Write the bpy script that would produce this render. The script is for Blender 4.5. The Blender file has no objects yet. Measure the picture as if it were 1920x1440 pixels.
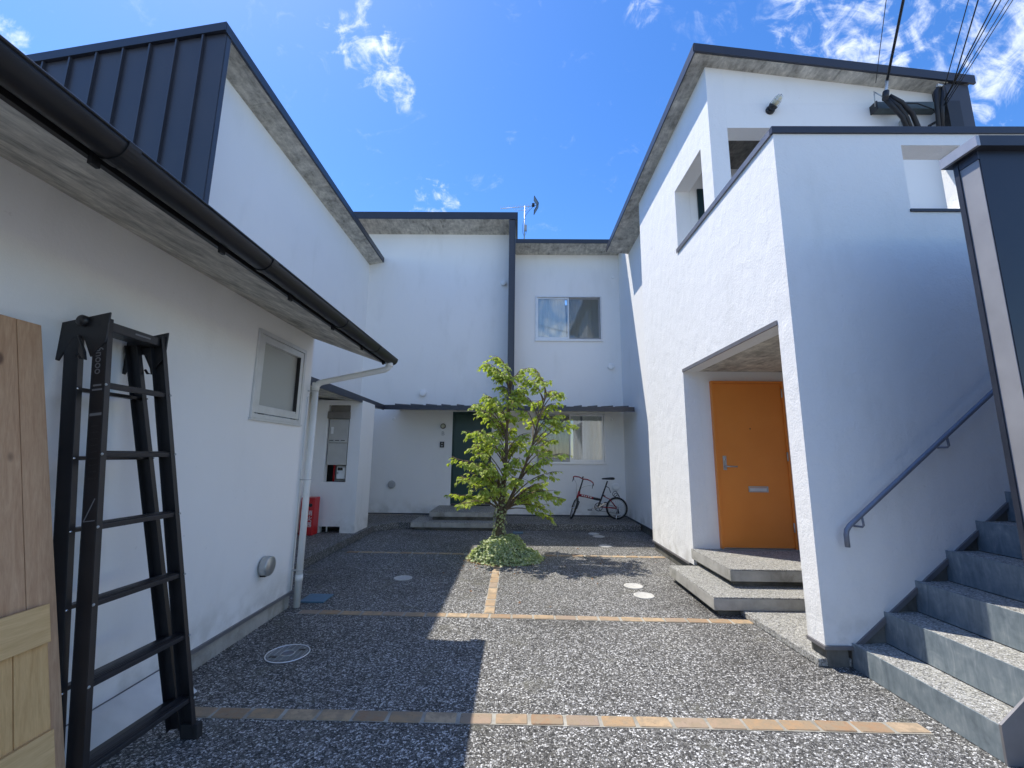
import bpy, bmesh, math, random
from mathutils import Vector, Matrix
random.seed(7)
S = bpy.context.scene
COL = S.collection
R = math.radians

# ------------------------------------------------------------------ camera
cd = bpy.data.cameras.new('camera'); cam = bpy.data.objects.new('camera', cd); COL.objects.link(cam)
cd.sensor_width = 36.0; cd.lens = 15.0; cd.clip_start = 0.05; cd.clip_end = 3000
CM = Matrix(((0.99989786, -0.00856182, 0.01144379),
             (0.00986011, -0.16638933, -0.98601084),
             (0.01034617, 0.98602296, -0.16628791)))
CAMH = 1.43
cam.matrix_world = Matrix.Translation((0, 0, CAMH)) @ CM.to_4x4()
S.camera = cam
# ------------------------------------------------------------------ light: sky, sun, exposure
LIGHT = Vector((0.421, -0.292, -1.0)).normalized()         # travel direction of sunlight
SUN_EL = math.asin(-LIGHT.z); SUN_AZ = math.atan2(-LIGHT.x, -LIGHT.y)
w = bpy.data.worlds.new('World'); S.world = w; w.use_nodes = True
nt = w.node_tree; N = nt.nodes; L = nt.links
for n in list(N): N.remove(n)
def nd(tree, t, **kw):
    n = tree.nodes.new(t)
    for k, v in kw.items():
        if k.startswith('_'): n.inputs[int(k[1:])].default_value = v
        else: setattr(n, k, v)
    return n
sky = nd(nt, 'ShaderNodeTexSky', sky_type='NISHITA', sun_disc=False, sun_elevation=SUN_EL, sun_rotation=SUN_AZ,
         altitude=100, air_density=1.0, dust_density=0.25, ozone_density=3.2)
geo = nd(nt, 'ShaderNodeTexCoord')
def vdot(c):
    n = nd(nt, 'ShaderNodeVectorMath', operation='DOT_PRODUCT'); L.new(geo.outputs['Generated'], n.inputs[0])
    n.inputs[1].default_value = Vector(c).normalized(); return n.outputs['Value']
def mth(op, a, b=None, c=None, clamp=False, tree=None):
    t = tree or nt
    n = t.nodes.new('ShaderNodeMath'); n.operation = op; n.use_clamp = clamp
    for i, v in enumerate((a, b, c)):
        if v is None: continue
        if isinstance(v, (int, float)): n.inputs[i].default_value = v
        else: t.links.new(v, n.inputs[i])
    return n.outputs[0]
def sstep(v, lo, hi, a=0.0, b=1.0, tree=None):
    t = tree or nt
    n = t.nodes.new('ShaderNodeMapRange'); n.interpolation_type = 'SMOOTHSTEP'
    t.links.new(v, n.inputs[0]); n.inputs[1].default_value = lo; n.inputs[2].default_value = hi
    n.inputs[3].default_value = a; n.inputs[4].default_value = b; return n.outputs[0]
mp = nd(nt, 'ShaderNodeMapping'); L.new(geo.outputs['Generated'], mp.inputs[0])
mp.inputs['Rotation'].default_value = (0.3, 0.5, -0.6); mp.inputs['Scale'].default_value = (1.0, 2.6, 1.3)
nz = nd(nt, 'ShaderNodeTexNoise'); L.new(mp.outputs[0], nz.inputs['Vector'])
nz.inputs['Scale'].default_value = 9; nz.inputs['Detail'].default_value = 9; nz.inputs['Roughness'].default_value = 0.62
nz.inputs['Distortion'].default_value = 0.9
nz2 = nd(nt, 'ShaderNodeTexNoise'); L.new(geo.outputs['Generated'], nz2.inputs['Vector'])
nz2.inputs['Scale'].default_value = 22; nz2.inputs['Detail'].default_value = 8; nz2.inputs['Roughness'].default_value = 0.65
nz2.inputs['Distortion'].default_value = 1.2
bias = None
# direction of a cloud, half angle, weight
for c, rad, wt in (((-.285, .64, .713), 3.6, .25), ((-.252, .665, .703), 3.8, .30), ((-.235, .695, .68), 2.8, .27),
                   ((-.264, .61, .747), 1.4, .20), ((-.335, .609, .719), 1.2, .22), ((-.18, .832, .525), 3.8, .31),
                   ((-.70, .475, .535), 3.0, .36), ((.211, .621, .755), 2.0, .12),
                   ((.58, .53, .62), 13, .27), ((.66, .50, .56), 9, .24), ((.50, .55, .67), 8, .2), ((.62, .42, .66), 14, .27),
                   ((.60, .12, .79), 24, .27), ((.5, -.45, .74), 38, .28), ((-.2, -.8, .56), 42, .26), ((.3, -.9, .25), 35, .24)):  # this row: clouds out of view, added to brighten and whiten the shaded walls
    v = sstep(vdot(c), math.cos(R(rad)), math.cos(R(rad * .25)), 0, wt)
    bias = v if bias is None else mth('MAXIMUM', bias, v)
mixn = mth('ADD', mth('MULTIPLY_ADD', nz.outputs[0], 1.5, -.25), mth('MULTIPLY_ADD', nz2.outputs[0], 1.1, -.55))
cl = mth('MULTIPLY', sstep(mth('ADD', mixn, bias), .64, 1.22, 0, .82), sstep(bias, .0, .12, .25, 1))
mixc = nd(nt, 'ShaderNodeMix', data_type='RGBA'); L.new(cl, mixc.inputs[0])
hs = nd(nt, 'ShaderNodeHueSaturation'); hs.inputs['Saturation'].default_value = 1.28; hs.inputs['Value'].default_value = .78; hs.inputs['Hue'].default_value = .508
L.new(sky.outputs[0], hs.inputs['Color'])
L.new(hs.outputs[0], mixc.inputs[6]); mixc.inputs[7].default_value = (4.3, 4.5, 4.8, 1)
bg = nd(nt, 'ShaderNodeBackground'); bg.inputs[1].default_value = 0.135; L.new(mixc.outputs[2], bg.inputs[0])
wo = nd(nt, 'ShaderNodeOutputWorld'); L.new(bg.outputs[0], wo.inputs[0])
sl = bpy.data.lights.new('sun', 'SUN'); sl.energy = 2.45; sl.angle = R(0.5); sl.color = (1.0, .945, .84)
so = bpy.data.objects.new('sun', sl); COL.objects.link(so)
so.rotation_euler = LIGHT.to_track_quat('-Z', 'Y').to_euler(); so.location = (-8, 6, 18)
S.view_settings.view_transform = 'Standard'; S.view_settings.look = 'None'
S.view_settings.exposure = 1.28; S.view_settings.gamma = 1.0; S.view_settings.use_curve_mapping = False
S.render.engine = 'CYCLES'
S.cycles.use_denoising = True
S.cycles.max_bounces = 14; S.cycles.diffuse_bounces = 9; S.cycles.transparent_max_bounces = 16

# ------------------------------------------------------------------ materials
MATS = {}
def newmat(name):
    m = bpy.data.materials.new(name); m.use_nodes = True; MATS[name] = m
    b = m.node_tree.nodes['Principled BSDF']
    return m, m.node_tree, b
def pos(t): return t.nodes.new('ShaderNodeNewGeometry').outputs['Position']
def noise(t, vec, scale, detail=4, rough=.55, dist=0, out=0):
    n = t.nodes.new('ShaderNodeTexNoise'); t.links.new(vec, n.inputs['Vector'])
    n.inputs['Scale'].default_value = scale; n.inputs['Detail'].default_value = detail
    n.inputs['Roughness'].default_value = rough; n.inputs['Distortion'].default_value = dist
    return n.outputs[out]
def ramp(t, v, stops, interp='LINEAR'):
    n = t.nodes.new('ShaderNodeValToRGB'); t.links.new(v, n.inputs[0]); e = n.color_ramp; e.interpolation = interp
    while len(e.elements) < len(stops): e.elements.new(.5)
    for el, (p, c) in zip(e.elements, stops):
        el.position = p; el.color = (*c, 1) if len(c) == 3 else c
    return n.outputs[0]
def mixc_(t, f, a, b, mode='MIX'):
    n = t.nodes.new('ShaderNodeMix'); n.data_type = 'RGBA'; n.blend_type = mode
    for i, v in ((0, f), (6, a), (7, b)):
        if isinstance(v, (int, float)): n.inputs[i].default_value = v
        elif isinstance(v, tuple): n.inputs[i].default_value = (*v, 1)
        else: t.links.new(v, n.inputs[i])
    return n.outputs[2]
def bump(t, bsdf, hts, dist, strength=1.0):
    prev = None
    for hgt, d in zip(hts, dist):
        n = t.nodes.new('ShaderNodeBump'); n.inputs['Strength'].default_value = strength; n.inputs['Distance'].default_value = d
        t.links.new(hgt, n.inputs['Height'])
        if prev: t.links.new(prev, n.inputs['Normal'])
        prev = n.outputs[0]
    t.links.new(prev, bsdf.inputs['Normal'])
def scalevec(t, v, s):
    n = t.nodes.new('ShaderNodeMapping'); t.links.new(v, n.inputs[0]); n.inputs['Scale'].default_value = s; return n.outputs[0]

def simple(name, col, rough=.5, metal=0.0, var=.08, vscale=6, bscale=None, bdist=.001, spec=.5, coat=0):
    m, t, b = newmat(name)
    p = pos(t); v = noise(t, p, vscale, 5)
    lo = tuple(max(0, c * (1 - var)) for c in col); hi = tuple(min(1, c * (1 + var)) for c in col)
    t.links.new(ramp(t, v, [(.3, lo), (.7, hi)]), b.inputs['Base Color'])
    rr = mth('MULTIPLY_ADD', v, .25, rough - .12, tree=t); t.links.new(rr, b.inputs['Roughness'])
    b.inputs['Metallic'].default_value = metal; b.inputs['Specular IOR Level'].default_value = spec
    if coat: b.inputs['Coat Weight'].default_value = coat; b.inputs['Coat Roughness'].default_value = .15
    if bscale: bump(t, b, [noise(t, p, bscale, 4)], [bdist])
    return m

def stucco(name, coarse, col=(.80, .795, .785), fine=.0012):
    m, t, b = newmat(name); p = pos(t)
    big = noise(t, p, .8, 4); mid = noise(t, scalevec(t, p, (3, 3, .9)), 1.0, 6, .6)
    c = mixc_(t, sstep(big, .35, .75, 0, .5, t), col, tuple(x * .95 for x in col))
    # faint vertical weathering streaks and a slightly soiled foot
    c = mixc_(t, sstep(mid, .52, .78, 0, .34, t), c, (.70, .695, .67))
    sp = noise(t, p, 26, 2); c = mixc_(t, sstep(sp, .72, .8, 0, .25, t), c, (.58, .57, .54))
    z = t.nodes.new('ShaderNodeSeparateXYZ'); t.links.new(p, z.inputs[0])
    foot = mth('MULTIPLY', sstep(z.outputs[2], .1, .55, 1, 0, t), sstep(noise(t, p, 5, 5), .36, .7, 0, .75, t), tree=t)
    c = mixc_(t, foot, c, (.55, .54, .50))
    t.links.new(c, b.inputs['Base Color']); b.inputs['Roughness'].default_value = .88; b.inputs['Specular IOR Level'].default_value = .2
    h1 = noise(t, p, 170, 3, .6); h2 = noise(t, scalevec(t, p, (1, 1, .7)), 7, 6, .5, .4); h3 = noise(t, p, 55, 4, .6)
    bump(t, b, [h2, h3, h1], [coarse, coarse * .35, fine])
    return m
stucco('stucco_smooth', .003, (.87, .865, .85), .0008)
stucco('stucco_trowelled', .010, (.865, .862, .852), .0016)
def soffit(name, col):
    m, t, b = newmat(name); p = pos(t)
    a = noise(t, scalevec(t, p, (1, 1, 1)), 5, 9, .72, .4); s = noise(t, scalevec(t, p, (9, 2.2, 6)), 2.2, 6, .7)
    v = mth('ADD', mth('MULTIPLY', a, .6, tree=t), mth('MULTIPLY', s, .4, tree=t), tree=t)
    c = ramp(t, v, [(.36, tuple(x * .38 for x in col)), (.46, tuple(x * .74 for x in col)), (.53, col), (.63, tuple(x * 1.35 for x in col))])
    f = noise(t, scalevec(t, p, (1, 1, 1)), 22, 6, .75)
    c = mixc_(t, sstep(f, .52, .70, 0, .38, t), c, tuple(x * .42 for x in col))
    t.links.new(c, b.inputs['Base Color']); b.inputs['Roughness'].default_value = .85
    bump(t, b, [noise(t, p, 60, 4)], [.002])
soffit('soffit_board', (.57, .54, .47))
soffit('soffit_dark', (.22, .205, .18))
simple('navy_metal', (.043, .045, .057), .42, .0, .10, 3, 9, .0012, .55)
simple('navy_trim', (.024, .028, .042), .40, .0, .12, 8, None, 0, .55)
simple('grey_trim', (.20, .195, .205), .38, .35, .10, 8)
simple('strip_grey', (.33, .325, .335), .45, .2, .08, 5)
simple('light_trim', (.42, .42, .44), .35, .4, .08, 8)
simple('gutter_black', (.014, .014, .016), .42, 0, .3, 4, None, 0, .4)
simple('pipe_white', (.76, .755, .72), .38, 0, .07, 5)
simple('plastic_white', (.86, .86, .85), .4, 0, .05, 12)
simple('plastic_grey', (.42, .43, .43), .42, 0, .06, 12)
simple('plastic_black', (.018, .018, .02), .4, 0, .15, 14)
simple('rubber', (.016, .016, .017), .7, 0, .2, 30)
simple('aluminium', (.70, .705, .71), .36, .35, .06, 10)
simple('steel_vent', (.50, .51, .50), .38, .7, .10, 14)
simple('chrome', (.75, .75, .76), .16, 1.0, .05, 10)
simple('meter_box', (.50, .49, .455), .5, 0, .08, 5)
simple('box_brown', (.22, .20, .175), .5, .2, .1, 8)
simple('door_green', (.020, .060, .052), .36, 0, .05, 2, 240, .0003)
simple('door_teal', (.012, .035, .045), .36, 0, .05, 2)
simple('frame_red', (.33, .012, .025), .25, 0, .1, 12, None, 0, .6, .5)
simple('box_red', (.52, .018, .022), .35, 0, .08, 6)
simple('print_white', (.78, .78, .78), .5, 0, .03, 30)
simple('print_grey', (.17, .17, .18), .5, 0, .03, 30)
simple('ladder_black', (.018, .018, .021), .36, .15, .2, 9, 130, .0004, .55)
simple('ladder_step', (.030, .030, .034), .42, .15, .2, 20, 60, .0006)
simple('cable_black', (.012, .012, .014), .55, 0, .2, 30)
simple('porcelain', (.62, .62, .60), .25, .4, .1, 20)
simple('lamp_glass', (.62, .60, .45), .2, 0, .05, 10)
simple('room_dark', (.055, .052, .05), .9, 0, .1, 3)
simple('rail_paint', (.20, .22, .275), .38, .25, .1, 20)
simple('bracket_steel', (.10, .125, .125), .5, .3, .2, 12)
simple('loose_white', (.62, .62, .61), .6, 0, .12, 5, 30, .001)
simple('cover_disc', (.48, .47, .44), .7, 0, .15, 30, 90, .0005)
simple('mat_blue', (.10, .19, .26), .6, 0, .15, 20, 60, .001)
simple('cast_iron', (.18, .175, .19), .5, .45, .15, 30, 80, .0008)
simple('bark', (.13, .095, .065), .9, 0, .4, 40, 55, .006)
simple('twig', (.15, .105, .065), .85, 0, .3, 50)
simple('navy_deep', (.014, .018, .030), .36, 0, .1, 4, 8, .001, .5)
# orange door
m, t, b = newmat('door_orange'); p = pos(t); v = noise(t, p, 3, 4)
t.links.new(ramp(t, v, [(.3, (.76, .24, .036)), (.7, (.81, .265, .042))]), b.inputs['Base Color']); b.inputs['Roughness'].default_value = .42
bump(t, b, [noise(t, p, 320, 2)], [.0002])
# galvanised riser plate
m, t, b = newmat('riser_steel'); p = pos(t)
a = noise(t, p, 9, 8, .65, .8); a2 = noise(t, scalevec(t, p, (2, 9, 2)), 2.5, 6, .6, 1.2)
vv = mth('ADD', mth('MULTIPLY', a, .5, tree=t), mth('MULTIPLY', a2, .5, tree=t), tree=t)
t.links.new(ramp(t, vv, [(.36, (.14, .175, .20)), (.5, (.215, .26, .285)), (.58, (.27, .31, .33)), (.68, (.40, .43, .44))]), b.inputs['Base Color'])
t.links.new(ramp(t, vv, [(.35, (.42,) * 3), (.7, (.62,) * 3)]), b.inputs['Roughness']); b.inputs['Metallic'].default_value = .25
# cast concrete (faces of steps, plinths, kerbs)
def concrete(name, lo, hi, stain):
    m, t, b = newmat(name); p = pos(t)
    a = noise(t, p, 4, 8, .65); s = noise(t, scalevec(t, p, (3, 3, 1.6)), 1.6, 7, .68, .5)
    c = ramp(t, a, [(.32, lo), (.68, hi)])
    c = mixc_(t, sstep(s, .46, .72, 0, .7, t), c, stain)
    t.links.new(c, b.inputs['Base Color']); b.inputs['Roughness'].default_value = .9; b.inputs['Specular IOR Level'].default_value = .25
    bump(t, b, [noise(t, p, 70, 4), noise(t, p, 220, 2)], [.003, .0012])
concrete('concrete', (.30, .29, .265), (.48, .465, .425), (.20, .195, .16))
concrete('mortar', (.24, .225, .19), (.50, .48, .42), (.20, .185, .15))
concrete('road_concrete', (.30, .295, .28), (.44, .43, .41), (.26, .255, .24))
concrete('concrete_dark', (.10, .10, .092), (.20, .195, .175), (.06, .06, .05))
# washed aggregate
def aggregate(name, scale, palette, cement, moss, wear=.5):
    m, t, b = newmat(name); p = pos(t)
    wob = noise(t, p, 60, 2, .5, 0, 1)
    pv = t.nodes.new('ShaderNodeVectorMath'); pv.operation = 'MULTIPLY_ADD'
    t.links.new(wob, pv.inputs[0]); pv.inputs[1].default_value = (.008,) * 3; t.links.new(p, pv.inputs[2])
    vo = t.nodes.new('ShaderNodeTexVoronoi'); vo.feature = 'F1'; t.links.new(pv.outputs[0], vo.inputs['Vector'])
    vo.inputs['Scale'].default_value = scale; vo.inputs['Randomness'].default_value = 1.0
    ve = t.nodes.new('ShaderNodeTexVoronoi'); ve.feature = 'DISTANCE_TO_EDGE'; t.links.new(pv.outputs[0], ve.inputs['Vector'])
    ve.inputs['Scale'].default_value = scale; ve.inputs['Randomness'].default_value = 1.0
    sx = t.nodes.new('ShaderNodeSeparateColor'); t.links.new(vo.outputs['Color'], sx.inputs[0])
    # small stones between the larger ones
    v2 = t.nodes.new('ShaderNodeTexVoronoi'); v2.feature = 'F1'; t.links.new(p, v2.inputs['Vector']); v2.inputs['Scale'].default_value = scale * 2.3
    s2 = t.nodes.new('ShaderNodeSeparateColor'); t.links.new(v2.outputs['Color'], s2.inputs[0])
    stone = ramp(t, sx.outputs[0], palette)
    grain = mixc_(t, .45, stone, ramp(t, noise(t, p, 420, 3), [(.3, (.35,) * 3), (.7, (1.25,) * 3)]), 'MULTIPLY')
    small = ramp(t, s2.outputs[0], palette)
    smallc = mixc_(t, sstep(v2.outputs['Distance'], .25, .55, 0, 1, t), small, cement)
    big = mth('MULTIPLY', sstep(ve.outputs['Distance'], .03, .11, 0, 1, t), sstep(sx.outputs[1], .22, .30, 0, 1, t), tree=t)
    c = mixc_(t, big, smallc, grain)
    # traffic wear and damp patches that belong to the paving
    l1 = noise(t, p, .7, 5, .6); l2 = noise(t, p, 2.6, 5, .6)
    c = mixc_(t, sstep(l1, .45, .68, 0, wear, t), c, mixc_(t, 1.0, c, (.60, .59, .57), 'MULTIPLY'))
    c = mixc_(t, sstep(l2, .56, .72, 0, wear * .8, t), c, moss)
    l3 = noise(t, scalevec(t, p, (1, 1.6, 1)), 1.25, 7, .7, .8)
    c = mixc_(t, sstep(l3, .54, .74, 0, wear, t), c, mixc_(t, 1.0, c, (.42, .41, .39), 'MULTIPLY'))
    c = mixc_(t, sstep(l3, .44, .28, 0, wear * .6, t), c, mixc_(t, 1.0, c, (1.35, 1.33, 1.28), 'MULTIPLY'))
    t.links.new(c, b.inputs['Base Color'])
    t.links.new(ramp(t, sx.outputs[2], [(.2, (.5,) * 3), (.8, (.85,) * 3)]), b.inputs['Roughness']); b.inputs['Specular IOR Level'].default_value = .35
    hgt = mth('ADD', mth('MULTIPLY', big, mth('ADD', sx.outputs[1], .4, tree=t), tree=t), mth('MULTIPLY', v2.outputs['Distance'], -.5, tree=t), tree=t)
    bump(t, b, [hgt], [.0055])
PAL = [(.0, (.030, .030, .032)), (.22, (.075, .073, .074)), (.42, (.155, .151, .147)), (.58, (.29, .283, .272)), (.74, (.54, .53, .51)), (.88, (.84, .83, .81))]
aggregate('aggregate', 98, PAL, (.10, .096, .085), (.16, .154, .118), .8)
aggregate('aggregate_fine', 120, PAL, (.15, .147, .13), (.17, .165, .13), .4)
PAL2 = [(.0, (.10, .10, .098)), (.2, (.22, .218, .21)), (.42, (.38, .375, .36)), (.62, (.52, .515, .495)), (.85, (.78, .775, .76))]
aggregate('aggregate_light', 105, PAL2, (.42, .41, .36), (.42, .41, .34), .2)
# brick pavers: random tint per object
m, t, b = newmat('paver'); p = pos(t)
oi = t.nodes.new('ShaderNodeObjectInfo')
c = ramp(t, oi.outputs['Random'], [(0, (.31, .19, .11)), (.25, (.40, .265, .145)), (.5, (.50, .37, .235)), (.72, (.30, .225, .175)), (1, (.44, .295, .165))])
a = noise(t, p, 16, 8, .68)
c = mixc_(t, sstep(a, .38, .62, 0, .85, t), c, (.29, .225, .15))
c = mixc_(t, sstep(noise(t, p, 40, 4), .6, .75, 0, .6, t), c, (.14, .10, .075))
t.links.new(c, b.inputs['Base Color']); b.inputs['Roughness'].default_value = .86
bump(t, b, [noise(t, p, 30, 6), noise(t, p, 160, 3)], [.004, .001])
# timber
def timber(name, lo, hi, knot, grain_dir):
    m, t, b = newmat(name); p = pos(t)
    oi = t.nodes.new('ShaderNodeObjectInfo')
    off = t.nodes.new('ShaderNodeVectorMath'); off.operation = 'ADD'; t.links.new(p, off.inputs[0])
    cx = t.nodes.new('ShaderNodeCombineXYZ'); t.links.new(mth('MULTIPLY', oi.outputs['Random'], 40, tree=t), cx.inputs[0]); t.links.new(mth('MULTIPLY', oi.outputs['Random'], 17, tree=t), cx.inputs[2])
    t.links.new(cx.outputs[0], off.inputs[1])
    sv = scalevec(t, off.outputs[0], grain_dir)
    g = noise(t, sv, 3.2, 7, .6, 1.1); g2 = noise(t, sv, 16, 4, .6, .3)
    v = mth('ADD', mth('MULTIPLY', g, .65, tree=t), mth('MULTIPLY', g2, .35, tree=t), tree=t)
    c = ramp(t, v, [(.35, lo), (.5, tuple((x + y) / 2 for x, y in zip(lo, hi))), (.65, hi)])
    vk = t.nodes.new('ShaderNodeTexVoronoi'); t.links.new(scalevec(t, off.outputs[0], tuple(.55 if k < 2 else 1.0 for k in grain_dir)), vk.inputs['Vector']); vk.inputs['Scale'].default_value = 6.5
    c = mixc_(t, sstep(vk.outputs['Distance'], .05, .13, .9, 0, t), c, knot)
    t.links.new(c, b.inputs['Base Color']); b.inputs['Roughness'].default_value = .68
    bump(t, b, [v], [.0012])
timber('timber_old', (.44, .25, .135), (.60, .385, .225), (.13, .065, .035), (6, 14, 1))
timber('timber_new', (.56, .33, .13), (.72, .47, .21), (.22, .11, .05), (6, 14, 1))
timber('timber_batten', (.58, .36, .15), (.74, .50, .24), (.24, .12, .05), (14, 1, 14))
# leaves
def leafmat(name, a, bcol, tr, vari=None):
    m, t, b = newmat(name); p = pos(t)
    v = noise(t, p, 24, 4, .7); v2 = noise(t, p, 60, 2)
    c = ramp(t, v, [(.34, tuple(x * .7 for x in a)), (.45, a), (.64, bcol)])
    if vari: c = mixc_(t, sstep(v2, .47, .58, 0, .85, t), c, vari)
    else: c = mixc_(t, sstep(v2, .55, .75, 0, .5, t), c, tuple(min(1, x * 1.3) for x in bcol))
    t.links.new(c, b.inputs['Base Color']); b.inputs['Roughness'].default_value = .5; b.inputs['Specular IOR Level'].default_value = .35
    trn = t.nodes.new('ShaderNodeBsdfTranslucent'); t.links.new(mixc_(t, 1, c, tr, 'MULTIPLY'), trn.inputs[0])
    mx = t.nodes.new('ShaderNodeMixShader'); mx.inputs[0].default_value = .42
    t.links.new(b.outputs[0], mx.inputs[1]); t.links.new(trn.outputs[0], mx.inputs[2])
    t.links.new(mx.outputs[0], t.nodes['Material Output'].inputs[0])
leafmat('leaf', (.28, .36, .065), (.57, .61, .18), (1.5, 1.6, .75))
leafmat('ivy_leaf', (.28, .36, .12), (.44, .50, .21), (1.2, 1.3, .8), (.82, .83, .62))
simple('dead_leaf', (.22, .12, .06), .8, 0, .4, 40)
# glass, screen, curtains
def glassmat(name, tint, extra):
    m, t, b = newmat(name); t.nodes.remove(b)
    tr = t.nodes.new('ShaderNodeBsdfTransparent'); tr.inputs[0].default_value = (*tint, 1)
    gl = t.nodes.new('ShaderNodeBsdfGlossy'); gl.inputs['Roughness'].default_value = .02; gl.inputs[0].default_value = (1, 1, 1, 1)
    fr = t.nodes.new('ShaderNodeFresnel'); fr.inputs[0].default_value = 1.5
    f = mth('ADD', mth('MULTIPLY', fr.outputs[0], 1.8, tree=t), extra, tree=t, clamp=True)
    mx = t.nodes.new('ShaderNodeMixShader'); t.links.new(f, mx.inputs[0]); t.links.new(tr.outputs[0], mx.inputs[1]); t.links.new(gl.outputs[0], mx.inputs[2])
    t.links.new(mx.outputs[0], t.nodes['Material Output'].inputs[0])
glassmat('glass', (.90, .93, .93), .07)
m, t, b = newmat('frosted_glass'); p = pos(t)
b.inputs['Base Color'].default_value = (.42, .43, .41, 1); b.inputs['Roughness'].default_value = .28; b.inputs['Specular IOR Level'].default_value = .8
bump(t, b, [noise(t, p, 130, 2)], [.0015])
m, t, b = newmat('insect_screen'); t.nodes.remove(b)
tr = t.nodes.new('ShaderNodeBsdfTransparent'); df = t.nodes.new('ShaderNodeBsdfDiffuse'); df.inputs[0].default_value = (.10, .10, .10, 1)
mx = t.nodes.new('ShaderNodeMixShader'); mx.inputs[0].default_value = .2; t.links.new(tr.outputs[0], mx.inputs[1]); t.links.new(df.outputs[0], mx.inputs[2])
t.links.new(mx.outputs[0], t.nodes['Material Output'].inputs[0])
m, t, b = newmat('curtain'); p = pos(t)
t.links.new(ramp(t, noise(t, scalevec(t, p, (14, 4, 1)), 2, 4), [(.3, (.74, .72, .68)), (.7, (.86, .85, .82))]), b.inputs['Base Color']); b.inputs['Roughness'].default_value = .9

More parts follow.
